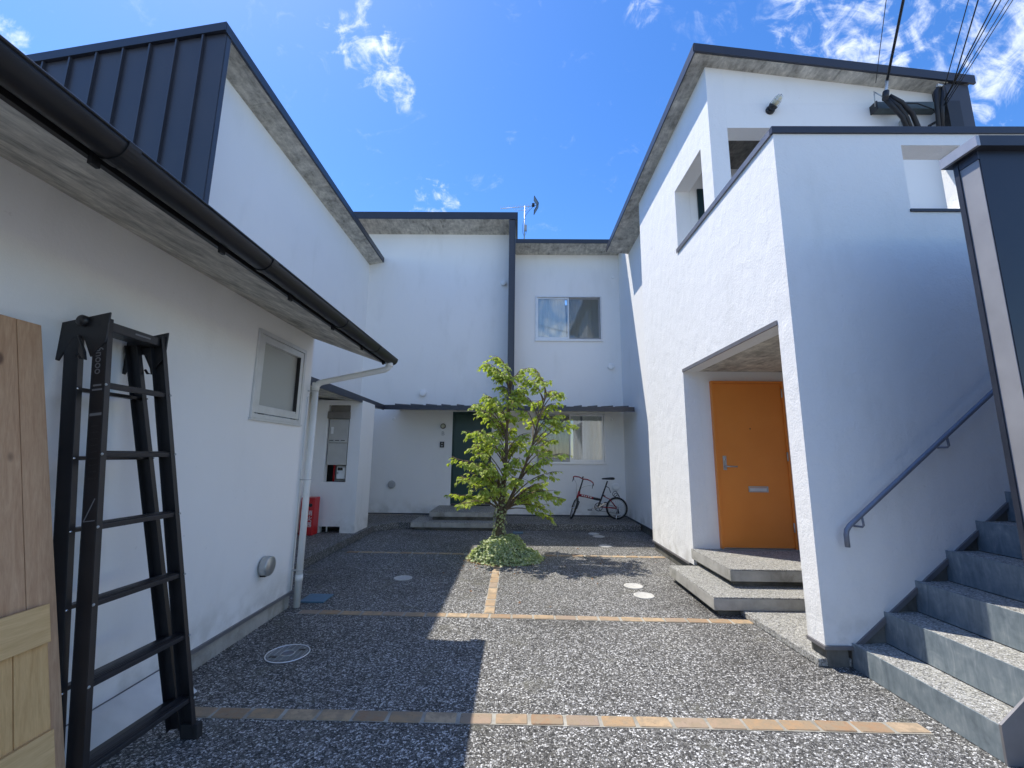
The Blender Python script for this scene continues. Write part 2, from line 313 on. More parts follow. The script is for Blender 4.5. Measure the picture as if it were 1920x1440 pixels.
# ------------------------------------------------------------------ mesh helpers
class MB:
    def __init__(s): s.v = []; s.f = []; s.sm = []
    def add(s, vs, fs, smooth=False):
        o = len(s.v); s.v += [tuple(x) for x in vs]; s.f += [tuple(i + o for i in f) for f in fs]; s.sm += [smooth] * len(fs); return s
    def box(s, x0, x1, y0, y1, z0, z1):
        vs = [(x, y, z) for z in (z0, z1) for y in (y0, y1) for x in (x0, x1)]
        return s.add(vs, [(0, 2, 3, 1), (4, 5, 7, 6), (0, 1, 5, 4), (2, 6, 7, 3), (0, 4, 6, 2), (1, 3, 7, 5)])
    def obox(s, c, ax, ay, az):            # centre and three half-axes
        c = Vector(c); ax, ay, az = Vector(ax), Vector(ay), Vector(az)
        vs = [c + sx * ax + sy * ay + sz * az for sz in (-1, 1) for sy in (-1, 1) for sx in (-1, 1)]
        fs = [(0, 2, 3, 1), (4, 5, 7, 6), (0, 1, 5, 4), (2, 6, 7, 3), (0, 4, 6, 2), (1, 3, 7, 5)]
        if ax.cross(ay).dot(az) < 0: fs = [f[::-1] for f in fs]
        return s.add(vs, fs)
    def beam(s, p, q, wdir, w, d):         # box from p to q; w along wdir, d across
        p, q = Vector(p), Vector(q); a = (q - p); wd = Vector(wdir); wd = (wd - a * (wd.dot(a) / a.length_squared)).normalized()
        dd = a.normalized().cross(wd); return s.obox((p + q) / 2, a / 2, wd * w / 2, dd * d / 2)
    def prism(s, pts, axis, a, b):         # polygon in the other two axes, extruded along axis from a to b
        n = len(pts)
        def mk(p, t): return {'x': (t, p[0], p[1]), 'y': (p[0], t, p[1]), 'z': (p[0], p[1], t)}[axis]
        vs = [mk(p, a) for p in pts] + [mk(p, b) for p in pts]
        area = sum(pts[i][0] * pts[(i + 1) % n][1] - pts[(i + 1) % n][0] * pts[i][1] for i in range(n))
        flip = (area > 0) != (axis == 'y')
        if b < a: flip = not flip
        f0 = tuple(range(n)); f1 = tuple(range(n, 2 * n))
        fs = [f0[::-1] if flip else f0, f1 if flip else f1[::-1]]
        for i in range(n):
            j = (i + 1) % n; q = (i, j, n + j, n + i); fs.append(q if flip else q[::-1])
        return s.add(vs, fs)
    def tube(s, pts, r, seg=8, cap=True, smooth=True):
        pts = [Vector(p) for p in pts]; n = len(pts); rs = r if isinstance(r, (list, tuple)) else [r] * n
        vs = []; up = None
        for i, p in enumerate(pts):
            d = (pts[min(i + 1, n - 1)] - pts[max(i - 1, 0)]).normalized()
            if up is None: up = Vector((0, 0, 1)) if abs(d.z) < .9 else Vector((1, 0, 0))
            u = (up - d * up.dot(d)).normalized(); v = d.cross(u); up = u
            vs += [p + (u * math.cos(2 * math.pi * k / seg) + v * math.sin(2 * math.pi * k / seg)) * rs[i] for k in range(seg)]
        fs = [(i * seg + k, i * seg + (k + 1) % seg, (i + 1) * seg + (k + 1) % seg, (i + 1) * seg + k) for i in range(n - 1) for k in range(seg)]
        s.add(vs, fs, smooth)
        if cap:
            o = len(s.v) - n * seg
            s.f += [tuple(o + k for k in range(seg))[::-1], tuple(o + (n - 1) * seg + k for k in range(seg))]; s.sm += [False, False]
        return s
    def lathe(s, c, axis, prof, seg=24, smooth=True):   # prof: (radius, height along axis)
        c = Vector(c); a = Vector(axis).normalized(); u = a.orthogonal().normalized(); v = a.cross(u)
        vs = [c + a * hh + (u * math.cos(2 * math.pi * k / seg) + v * math.sin(2 * math.pi * k / seg)) * rr for rr, hh in prof for k in range(seg)]
        n = len(prof)
        fs = [(i * seg + k, i * seg + (k + 1) % seg, (i + 1) * seg + (k + 1) % seg, (i + 1) * seg + k) for i in range(n - 1) for k in range(seg)]
        s.add(vs, fs, smooth); o = len(s.v) - n * seg
        if prof[-1][0] > 1e-6: s.f.append(tuple(o + (n - 1) * seg + k for k in range(seg))); s.sm.append(False)
        if prof[0][0] > 1e-6: s.f.append(tuple(o + k for k in range(seg))[::-1]); s.sm.append(False)
        return s
    def torus(s, c, axis, R_, r, seg=32, rs=8):
        c = Vector(c); a = Vector(axis).normalized(); u = a.orthogonal().normalized(); v = a.cross(u); vs = []
        for k in range(seg):
            d = u * math.cos(2 * math.pi * k / seg) + v * math.sin(2 * math.pi * k / seg)
            for j in range(rs):
                q = 2 * math.pi * j / rs; vs.append(c + d * (R_ + r * math.cos(q)) + a * r * math.sin(q))
        fs = [(k * rs + j, ((k + 1) % seg) * rs + j, ((k + 1) % seg) * rs + (j + 1) % rs, k * rs + (j + 1) % rs) for k in range(seg) for j in range(rs)]
        return s.add(vs, fs, True)
    def build(s, name, mat, parent=None, bev=0, kind=None):
        me = bpy.data.meshes.new(name)
        o = bpy.data.objects.new(name, me); COL.objects.link(o)
        off = Vector((0, 0, 0))
        if parent is not None:
            o.parent = parent
            q = parent
            while q is not None: off += q.location; q = q.parent
        me.from_pydata([Vector(v) - off for v in s.v], [], s.f)
        me.polygons.foreach_set('use_smooth', s.sm); me.update()
        if mat: me.materials.append(MATS[mat])
        if bev:
            bm = o.modifiers.new('edge', 'BEVEL'); bm.width = bev; bm.segments = 2; bm.limit_method = 'ANGLE'; bm.angle_limit = R(40)
        if kind: o['kind'] = kind
        return o
def thing(name, label, cat, loc=(0, 0, 0), group=None):
    o = bpy.data.objects.new(name, None); COL.objects.link(o); o.location = loc; o.empty_display_size = .1
    o['label'] = label; o['category'] = cat
    if group: o['group'] = group
    return o
def tag(o, label, cat, group=None):
    o['label'] = label; o['category'] = cat
    if group: o['group'] = group
    return o
def bx(name, mat, parent, x0, x1, y0, y1, z0, z1, bev=0): return MB().box(x0, x1, y0, y1, z0, z1).build(name, mat, parent, bev)
def plate(axis, u0, u1, v0, v1, a, b, holes=(), skip=()):
    """slab between a and b along axis; u,v the other two axes; holes = (u0,u1,v0,v1)"""
    us = sorted({u0, u1, *[x for h in holes for x in h[:2] if u0 < x < u1]}); vs = sorted({v0, v1, *[x for h in holes for x in h[2:] if v0 < x < v1]})
    def solid(i, j):
        if not (0 <= i < len(us) - 1 and 0 <= j < len(vs) - 1): return False
        cu = (us[i] + us[i + 1]) / 2; cv = (vs[j] + vs[j + 1]) / 2
        return not any(h[0] < cu < h[1] and h[2] < cv < h[3] for h in holes)
    mb = MB()
    def P(u, v, t): return {'x': (t, u, v), 'y': (u, t, v), 'z': (u, v, t)}[axis]
    vid = {}; V = []; F = []
    def g(i, j, t):
        k = (i, j, t)
        if k not in vid: vid[k] = len(V); V.append(P(us[i], vs[j], t))
        return vid[k]
    def face(q, out):
        vv = [Vector(V[i]) for i in q]; n = (vv[1] - vv[0]).cross(vv[2] - vv[0])
        F.append(q if n.dot(Vector(out)) > 0 else q[::-1])
    sgn = 1 if b > a else -1
    for i in range(len(us) - 1):
        for j in range(len(vs) - 1):
            if not solid(i, j): continue
            face((g(i, j, a), g(i + 1, j, a), g(i + 1, j + 1, a), g(i, j + 1, a)), P(0, 0, -sgn))
            face((g(i, j, b), g(i + 1, j, b), g(i + 1, j + 1, b), g(i, j + 1, b)), P(0, 0, sgn))
            for di, dj, e in ((-1, 0, ((i, j), (i, j + 1))), (1, 0, ((i + 1, j), (i + 1, j + 1))), (0, -1, ((i, j), (i + 1, j))), (0, 1, ((i, j + 1), (i + 1, j + 1)))):
                if not solid(i + di, j + dj):
                    face((g(*e[0], a), g(*e[1], a), g(*e[1], b), g(*e[0], b)), P(di, dj, 0))
    return mb.add(V, F)
def text_mesh(name, body, size, mat, parent, loc, xdir, ydir, extrude=.0008):
    cu = bpy.data.curves.new(name, 'FONT'); cu.body = body; cu.size = size; cu.extrude = extrude; cu.align_x = 'CENTER'; cu.align_y = 'CENTER'
    tmp = bpy.data.objects.new(name + '_tmp', cu); COL.objects.link(tmp); bpy.context.view_layer.update()
    me = bpy.data.meshes.new_from_object(tmp.evaluated_get(bpy.context.evaluated_depsgraph_get()))
    bpy.data.objects.remove(tmp); bpy.data.curves.remove(cu)
    x = Vector(xdir).normalized(); y = Vector(ydir).normalized(); z = x.cross(y)
    off = Vector((0, 0, 0)); q = parent
    while q is not None: off += q.location; q = q.parent
    mtx = Matrix.Translation(Vector(loc) - off) @ Matrix((x, y, z)).transposed().to_4x4(); me.transform(mtx)
    me.name = name; me.materials.clear(); me.materials.append(MATS[mat])
    o = bpy.data.objects.new(name, me); COL.objects.link(o); o.parent = parent; return o
def arc(c, r, a0, a1, n, ux, uy):
    c = Vector(c); ux = Vector(ux); uy = Vector(uy)
    return [c + ux * r * math.cos(R(a0 + (a1 - a0) * i / n)) + uy * r * math.sin(R(a0 + (a1 - a0) * i / n)) for i in range(n + 1)]

# ================================================================== THE SETTING
ROW1, ROW2, ROW3 = 2.62, 4.14, 6.58
def ground():
    o = MB().add([(-400, -400, -.02), (400, -400, -.02), (400, 400, -.02), (-400, 400, -.02)], [(0, 1, 2, 3)]).build('ground', 'road_concrete'); o['kind'] = 'structure'
    pv = MB().box(-6.5, 6.5, -6, 9.85, -.018, 0).build('courtyard_paving', 'aggregate'); pv['kind'] = 'structure'
    proto = []
    for k in range(6):                                   # six worn brick shapes, shared
        w2, d2, h2 = .0895 + random.uniform(-.004, .003), .0455 + random.uniform(-.003, .002), .007
        mb = MB(); top = .0065 + random.uniform(-.001, .0015); c = .006
        pts = [(-w2 + c, -d2), (w2 - c, -d2), (w2, -d2 + c), (w2, d2 - c), (w2 - c, d2), (-w2 + c, d2), (-w2, d2 - c), (-w2, -d2 + c)]
        pts = [(x + random.uniform(-.0025, .0025), y + random.uniform(-.0025, .0025)) for x, y in pts]
        vs = [(x, y, -.012) for x, y in pts] + [(x, y, top - .004) for x, y in pts] + [(x * .955, y * .93, top) for x, y in pts]
        n = 8; fs = [tuple(range(16, 24))] + [(r * n + i, r * n + (i + 1) % n, (r + 1) * n + (i + 1) % n, (r + 1) * n + i) for r in range(2) for i in range(n)]
        me = bpy.data.meshes.new('brick'); me.from_pydata(vs, [], fs); me.update(); me.materials.append(MATS['paver']); proto.append(me)
    for nm, y_, x0_, x1_, ti in (('a', ROW1, -2.06, 2.22, -.008), ('b', ROW2, -1.98, 2.08, -.022), ('c', ROW3, -2.5, 2.1, -.02)):
        MB().add([(x0_, y_ + ti * x0_ - .051, .0025), (x1_, y_ + ti * x1_ - .051, .0025), (x1_, y_ + ti * x1_ + .051, .0025), (x0_, y_ + ti * x0_ + .051, .0025)], [(0, 1, 2, 3)]).build('mortar_bed', 'mortar', pv)
    MB().add([(-.291, 4.205, .0022), (-.189, 4.205, .0022), (-.189, 6.0, .0022), (-.291, 6.0, .0022)], [(0, 1, 2, 3)]).build('mortar_bed', 'mortar', pv)
    def brick(x, y, rz):
        o = bpy.data.objects.new('brick', random.choice(proto)); COL.objects.link(o); o.parent = pv
        o.location = (x, y, random.uniform(-.0012, .001)); o.rotation_euler = (random.uniform(-.01, .01), random.uniform(-.01, .01), rz + random.uniform(-.02, .02) + random.choice((0, math.pi)))
    for row, x0, x1, tilt in ((ROW1, -2.06, 2.2, -.008), (ROW2, -1.98, 2.08, -.022), (ROW3, -2.5, 2.1, -.02)):
        x = x0 + .097; xs = []
        while x < x1: xs.append(x); x += .195
        for x in xs:
            if row == ROW3 and -.75 < x < .45: continue
            brick(x, row + tilt * x, tilt)
    y = 4.30
    while y < 6.0: brick(-.24 + random.uniform(-.004, .004), y, math.pi / 2); y += .195
    # raised aprons
    sl = MB().prism([(-6, 4.45), (-2.66, 4.45), (-2.66, 8.32), (-2.3, 8.72), (-2.3, 9.845), (-6, 9.845)], 'z', .002, .12).build('apron_slab', 'aggregate_fine', None, .006); sl['kind'] = 'structure'
    s2 = MB().box(-2.297, 2.455, 8.72, 9.845, .002, .12).build('back_apron_slab', 'aggregate_fine', None, .004); s2['kind'] = 'structure'
    s3 = MB().prism([(2.125, 3.285), (3.46, 3.285), (3.46, 4.26), (2.08, 4.26)], 'z', .002, .055).build('side_apron_slab', 'aggregate_light', None, .006); s3['kind'] = 'structure'
ground()

# ================================================================== LOW BUILDING ON THE LEFT
XL = -2.124
def low_building():
    t = thing('low_building', 'low white rendered building with black gutter and grey eave boards beside the ladder', 'building', (XL, 4.31, 0))
    wall = plate('x', -5, 4.31, .15, 2.62, XL, XL - .2, [(3.36, 4.15, 1.71, 2.45)]).build('wall', 'stucco_smooth', t)
    bx('end_wall', 'stucco_smooth', t, -3.24, XL - .201, 4.11, 4.308, .0, 2.6)
    bx('plinth', 'concrete', t, XL - .18, XL - .012, -5, 4.29, 0, .124)
    bx('drip_trim', 'grey_trim', t, XL - .05, XL + .014, -5, 4.312, .125, .149)
    # eave: sloping boards, fascia, roof sheet
    sx, sz, ex, ez = XL - .05, 2.62 + .05 * .35, -1.385, 2.361
    y = 4.31
    for ln in (1.82, 1.82, 1.82, 1.82, 1.82):
        y0 = max(y - ln, -5)
        MB().prism([(sx, sz), (ex, ez), (ex, ez + .012), (sx, sz + .012)], 'y', y0 + .004, y).build('soffit_board', 'soffit_board', t)
        y = y0
    roof = MB().prism([(-1.36, 2.375), (-1.36, 2.475), (-6.0, 4.10), (-6.0, 4.0)], 'y', -5, 4.04).build('roof', 'navy_metal', t)
    MB().prism([(-1.362, 2.376), (-1.362, 2.473), (-3.25, 3.135), (-3.25, 3.035)], 'y', 4.04, 4.318).build('roof_end', 'navy_metal', t)
    bx('fascia', 'gutter_black', t, -1.384, -1.364, -5, 4.316, 2.355, 2.47)
    # half round gutter
    pr = []
    c = (-1.302, 2.405); ro = .058
    out = [(c[0] + ro * math.cos(a), c[1] + ro * math.sin(a)) for a in [R(180 + 180 * i / 14) for i in range(15)]]
    inn = [(c[0] + (ro - .005) * math.cos(a), c[1] + (ro - .005) * math.sin(a)) for a in [R(360 - 180 * i / 14) for i in range(15)]]
    g = MB()
    n = len(out) * 2; prof = out + inn
    vs = [(x, -5, z) for x, z in prof] + [(x, 4.335, z) for x, z in prof]
    g.add(vs, [(i, (i + 1) % n, n + (i + 1) % n, n + i) for i in range(n)], True)
    gut = g.build('gutter', 'gutter_black', t)
    for yy in (4.34,):
        MB().prism(out + [(c[0] + ro, c[1] + .004), (c[0] - ro, c[1] + .004)], 'y', yy - .008, yy).build('end_cap', 'gutter_black', gut)
    for yy in (3.75, 3.0, 2.02, 1.2):                      # joint collars
        pts = [(c[0] + (ro + .005) * math.cos(a), c[1] + (ro + .005) * math.sin(a)) for a in [R(178 + 184 * i / 14) for i in range(15)]]
        p2 = [(c[0] + (ro + .0005) * math.cos(a), c[1] + (ro + .0005) * math.sin(a)) for a in [R(362 - 184 * i / 14) for i in range(15)]]
        q = pts + p2; m_ = len(q)
        MB().add([(x, yy, z) for x, z in q] + [(x, yy + .045, z) for x, z in q], [(i, (i + 1) % m_, m_ + (i + 1) % m_, m_ + i) for i in range(m_)] + [(i, i + 1, m_ - 2 - i, m_ - 1 - i) for i in range(14)] + [(m_ + i + 1, m_ + i, 2 * m_ - 1 - i, 2 * m_ - 2 - i) for i in range(14)]).build('collar', 'gutter_black', gut)
    tube = MB().tube([(c[0] + ro - .002, -5, c[1] + .002), (c[0] + ro - .002, 4.335, c[1] + .002)], .006, 8).build('bead', 'gutter_black', gut)
    yy = 4.2
    while yy > -2:
        MB().box(-1.366, -1.352, yy, yy + .03, 2.33, 2.40).build('bracket', 'gutter_black', gut); yy -= .6
    # window: aluminium casement with obscured glass
    wn = MB(); y0, y1, z0, z1 = 3.362, 4.148, 1.712, 2.448
    for a in ((y0, y0 + .035, z0, z1), (y1 - .035, y1, z0, z1), (y0 + .035, y1 - .035, z1 - .035, z1), (y0 + .035, y1 - .035, z0, z0 + .035)):
        wn.box(XL - .10, XL + .018, *a)
    fr = wn.build('window', 'aluminium', t, .002)
    s_ = MB(); a0, a1, b0, b1 = y0 + .04, y1 - .04, z0 + .045, z1 - .04
    for a in ((a0, a0 + .055, b0, b1), (a1 - .055, a1, b0, b1), (a0 + .055, a1 - .055, b1 - .055, b1), (a0 + .055, a1 - .055, b0, b0 + .065)):
        s_.box(XL - .05, XL + .012, *a)
    s_.build('sash', 'aluminium', fr, .002)
    bx('pane', 'frosted_glass', fr, XL - .03, XL - .022, a0 + .05, a1 - .05, b0 + .06, b1 - .05)
    bx('sill', 'aluminium', fr, XL - .06, XL + .028, y0 - .012, y1 + .012, z0 - .018, z0 - .002)
    for yy in (a0 + .06, a1 - .13): bx('stay', 'plastic_black', fr, XL + .004, XL + .016, yy, yy + .07, z0 + .034, z0 + .042)
    bx('gasket', 'plastic_black', fr, XL - .02, XL + .0125, a1 - .062, a1 - .0545, b0 + .05, b1 - .05)
low_building()
def downpipe():
    t = thing('downpipe', 'white plastic rainwater pipe at the corner of the low building', 'drainpipe', (-2.05, 4.36, 0))
    y = 4.275
    pts = [(-1.302, y - .03, 2.36), (-1.302, y - .03, 2.325), (-1.315, y - .03, 2.30), (-1.345, y - .025, 2.283)]
    MB().tube(pts + [(-1.98, y, 2.155), (-2.02, y, 2.14), (-2.045, y, 2.105), (-2.05, y, 2.05)], .030, 14).build('offset_pipe', 'pipe_white', t)
    MB().tube([(-2.05, y, 2.09), (-2.05, y, .01)], .030, 14).build('straight_pipe', 'pipe_white', t)
    MB().tube([(-2.047, y, 2.145), (-2.05, y, 2.075)], .0355, 14).build('elbow_socket', 'pipe_white', t)
    MB().tube([(-1.302, y - .03, 2.352), (-1.302, y - .03, 2.312)], .036, 14).build('outlet', 'pipe_white', t)
    MB().tube([(-2.05, y, .30), (-2.05, y, .24)], .034, 14).build('coupling', 'pipe_white', t)
    for z in (2.06, 1.18, .34):
        mb = MB(); mb.torus((-2.05, y, z), (0, 0, 1), .0315, .0035, 20, 6); mb.box(-2.13, -2.078, y - .012, y - .002, z - .006, z + .006)
        mb.build('clip', 'steel_vent', t)
    MB().tube([(-2.135, y, 2.0), (-2.135, y, .16)], .016, 10).build('conduit', 'pipe_white', t)
downpipe()

def vent(name, c, axis, r, d, mat, label, cat='vent', hood=False, group=None):
    """wall vent cap: collar, domed cap, on a wall with outward axis"""
    t = thing(name, label, cat, c, group)
    MB().lathe(c, axis, [(r * .72, 0), (r * .72, d * .5)], 24).build('collar', mat, t)
    if hood:
        MB().lathe(c, axis, [(r * .99, d * .2), (r, d * .35), (r, d * .93), (r * .96, d), (0, d + .001)], 28).build('cap', mat, t)
        a = Vector(axis)
        MB().obox(Vector(c) + a * d * .45 + Vector((0, 0, -r * .72)), a * d * .3, a.cross(Vector((0, 0, 1))) * r * .5, Vector((0, 0, r * .30))).build('outlet', 'plastic_black', t)
    else:
        MB().lathe(c, axis, [(r * .9, d * .45), (r, d * .55), (r, d * .8), (r * .9, d * .95), (r * .5, d * 1.03), (0, d * 1.05)], 28).build('cap', mat, t)
    return t
vent('wall_vent', (XL, 3.76, .50), (1, 0, 0), .078, .075, 'steel_vent', 'round stainless vent hood low on the low building wall', hood=True)

# ================================================================== TALL HOUSE ON THE LEFT
XW = -3.65; XE = -3.31
def tall_house():
    t = thing('tall_house', 'two storey house with dark standing seam gable wall and tall white side wall', 'house', (XW, 4.1, 0))
    sl = .2
    def ztop(x): return 6.115 + (x - XE) * sl
    MB().prism([(-9, 1.8), (XE, 1.8), (XE, ztop(XE)), (-9, ztop(-9))], 'y', 4.075, 4.14).build('gable_backing', 'navy_metal', t)
    # standing seam panels
    xs = [XE - .002]; x = XE - .245
    while x > -7.4: xs.append(x); x -= .292
    for i in range(len(xs) - 1):
        xa, xb = xs[i + 1], xs[i]
        pan = MB().prism([(xa + .003, 1.8), (xb - .003, 1.8), (xb - .003, ztop(xb) - .003), (xa + .003, ztop(xa) - .003)], 'y', 4.062, 4.0745).build('panel', 'navy_metal', t)
        if i: MB().prism([(xb - .009, 1.8), (xb + .009, 1.8), (xb + .009, ztop(xb) - .004), (xb - .009, ztop(xb) - .004)], 'y', 4.03, 4.0615).build('seam', 'navy_metal', pan)
    plate('x', 4.15, 9.92, .12, 6.06, XW, XW - .2, []).build('side_wall', 'stucco_smooth', t)
    roof = MB().prism([(XE + .0, 6.125), (XE, 6.205), (-9, 6.205 - (XE + 9) * sl), (-9, 6.125 - (XE + 9) * sl)], 'y', 4.06, 9.845).build('roof', 'navy_metal', t)
    bx('eave_flashing', 'navy_trim', t, XE - .02, XE + .012, 4.035, 9.84, 6.10, 6.215)
    MB().prism([(XE + .01, 6.112), (XE + .01, 6.217), (-9, 6.217 - (XE + 9.01) * sl), (-9, 6.112 - (XE + 9.01) * sl)], 'y', 4.022, 4.058).build('verge_flashing', 'navy_trim', t)
    y = 9.84
    for ln in (1.2, 1.82, 1.82, .91):
        MB().prism([(XW - .02, 6.028), (XE - .022, 6.098), (XE - .022, 6.11), (XW - .02, 6.04)], 'y', max(y - ln, 4.142) + .005, y).build('soffit_board', 'soffit_board', t); y -= ln
    # meter pillar under the canopy
    c0, c1 = 7.46, 8.12; X1 = -2.72
    pl = plate('y', -4.2, X1, .12, 2.37, c0, c0 + .13, [(-3.31, -2.925, .955, 2.285), (-3.325, -2.965, .12, .225)]).build('meter_pillar', 'stucco_smooth', t)
    bx('pillar_side', 'stucco_smooth', t, X1 - .15, X1 - .0, c0 + .131, c1, .121, 2.369)
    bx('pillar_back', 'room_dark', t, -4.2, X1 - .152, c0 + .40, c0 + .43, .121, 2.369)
    bx('cabinet', 'meter_box', t, -3.285, -2.945, c0 + .02, c0 + .3, 1.245, 1.62, .006)
    up = bx('cabinet_upper', 'meter_box', t, -3.285, -2.945, c0 + .02, c0 + .3, 1.626, 2.04, .006)
    for k in range(3): bx('louvre', 'plastic_black', up, -3.265 + k * .10, -3.195 + k * .10, c0 + .014, c0 + .021, 1.66, 1.672)
    bx('label_plate', 'print_white', up, -3.25, -3.205, c0 + .016, c0 + .0195, 1.78, 1.90)
    bx('cabinet_hood', 'box_brown', t, -3.31, -2.915, c0 - .035, c0 + .16, 2.045, 2.165, .004)
    bx('cabinet_head', 'box_brown', t, -3.275, -2.935, c0 + .03, c0 + .2, 2.17, 2.28)
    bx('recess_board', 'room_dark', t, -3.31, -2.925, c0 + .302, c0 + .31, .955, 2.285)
    pp = MB().tube([(-3.21, c0 + .06, .13), (-3.21, c0 + .06, .24)], .014, 8).build('drain_stub', 'pipe_white', t)
    # canopy arm along the side wall
    pr = [(XW + .002, 2.52), (-2.73, 2.425), (-2.73, 2.355), (XW + .002, 2.45)]
    MB().prism(pr, 'y', 4.4, 8.694).build('canopy', 'navy_metal', t)
    y = 4.4
    while y < 8.6:
        MB().prism([(XW + .01, 2.447), (-2.755, 2.3535), (-2.755, 2.345), (XW + .01, 2.438)], 'y', y + .004, min(y + 1.0, 8.694)).build('canopy_soffit', 'soffit_board', t); y += 1.0
    bx('canopy_edge', 'navy_trim', t, -2.752, -2.722, 4.4, 8.696, 2.335, 2.44)
tall_house()
def power_meter():
    c0 = 7.46
    t = thing('electric_meter', 'small grey electricity meter under the cabinet in the pillar recess', 'meter', (-3.05, c0 + .2, .97))
    MB().tube([(-3.215, c0 + .2, .957), (-3.215, c0 + .2, 1.24)], .018, 8).build('conduit', 'box_red', t)
    bx('backboard', 'plastic_grey', t, -3.235, -2.95, c0 + .25, c0 + .285, .957, 1.24)
    MB().box(-3.15, -2.99, c0 + .13, c0 + .249, 1.0, 1.22).build('body', 'plastic_white', t, .02)
    bx('display', 'plastic_black', t, -3.125, -3.04, c0 + .122, c0 + .1295, 1.15, 1.20)
    bx('button', 'plastic_grey', t, -3.135, -3.11, c0 + .122, c0 + .1295, 1.085, 1.125)
power_meter()
def extinguisher_box():
    y = 7.2
    t = thing('fire_extinguisher_box', 'red fire extinguisher box with white lettering beside the meter pillar', 'box', (-3.4, y + .08, .12))
    MB().box(-3.53, -3.305, y, y + .2, .121, .72).build('case', 'box_red', t, .012)
    bx('door_panel', 'box_red', t, -3.52, -3.315, y - .01, y - .001, .14, .71, .004)
    MB().lathe((-3.36, y - .0105, .60), (0, -1, 0), [(.03, 0), (.03, .006), (.022, .008), (0, .009)], 16).build('latch', 'plastic_black', t)
    for k, ch in enumerate('消火器'): text_mesh('lettering', ch, .09, 'print_white', t, (-3.365, y - .012, .47 - .09 * k), (1, 0, 0), (0, 0, 1))
extinguisher_box()

# ================================================================== HOUSE ACROSS THE BACK
YB = 9.85
def sash_window(t, x0, x1, z0, z1, screen_right, seed):
    rnd = random.Random(seed)
    f = MB(); th = .032
    for a in ((x0, x0 + th, z0, z1), (x1 - th, x1, z0, z1), (x0 + th, x1 - th, z1 - th, z1), (x0 + th, x1 - th, z0, z0 + th)):
        f.box(a[0], a[1], YB - .022, YB + .10, a[2], a[3])
    w_ = f.build('window', 'aluminium', t, .0015)
    bx('sill', 'aluminium', w_, x0 - .012, x1 + .012, YB - .035, YB + .02, z0 - .020, z0 - .001, .002)
    xm = (x0 + x1) / 2
    def sash(a, b, y, nm):
        s = MB(); st, bt = .034, .05
        for q in ((a, a + st, z0 + .034, z1 - .034), (b - st, b, z0 + .034, z1 - .034), (a + st, b - st, z1 - .034 - .034, z1 - .034), (a + st, b - st, z0 + .034, z0 + .034 + bt)):
            s.box(q[0], q[1], y, y + .022, q[2], q[3])
        so_ = s.build('sash', 'aluminium', w_, .0015)
        bx('pane', 'glass', w_, a + .03, b - .03, y + .008, y + .013, z0 + .08, z1 - .064)
    if screen_right:
        sash(x0 + .034, xm + .02, YB + .010, 'l'); sash(xm - .02, x1 - .034, YB + .038, 'r'); sa, sb = xm + .012, x1 - .030
    else:
        sash(xm - .02, x1 - .034, YB + .010, 'r'); sash(x0 + .034, xm + .02, YB + .038, 'l'); sa, sb = x0 + .030, xm - .012
    bx('screen', 'insect_screen', w_, sa, sb, YB - .006, YB - .004, z0 + .034, z1 - .034)
    # gathered curtains in two leaves
    for a, b in ((x0 + .06, xm - .07 if screen_right else xm + .25), (xm - .02 if screen_right else xm + .30, x1 - .04)):
        n = 90; vs = []; ph = rnd.random() * 6
        fr_ = [(rnd.uniform(22, 60), rnd.random() * 6, rnd.uniform(.3, 1)) for _ in range(5)]
        for i in range(n + 1):
            u = i / n
            for j in range(9):
                v = j / 8; x = a + (b - a) * u
                amp = .010 + .020 * (1 - v)
                off = sum(math.sin(q[0] * x + q[1] + .9 * (1 - v) * math.sin(q[1] * 3)) * q[2] for q in fr_) * amp * .5
                sw = .07 * (1 - v) * (u if u > .5 else -(1 - u) * .3) * (-1 if rnd.random() < 0 else 1)
                vs.append((x + sw * .5, YB + .115 + off, z0 + .03 + (z1 - z0 - .06) * v))
        fs = [(i * 9 + j, (i + 1) * 9 + j, (i + 1) * 9 + j + 1, i * 9 + j + 1) for i in range(n) for j in range(8)]
        MB().add(vs, fs, True).build('curtain', 'curtain', w_)
    bx('room_back', 'room_dark', w_, x0 - .1, x1 + .1, YB + .9, YB + .92, z0 - .1, z1 + .1)
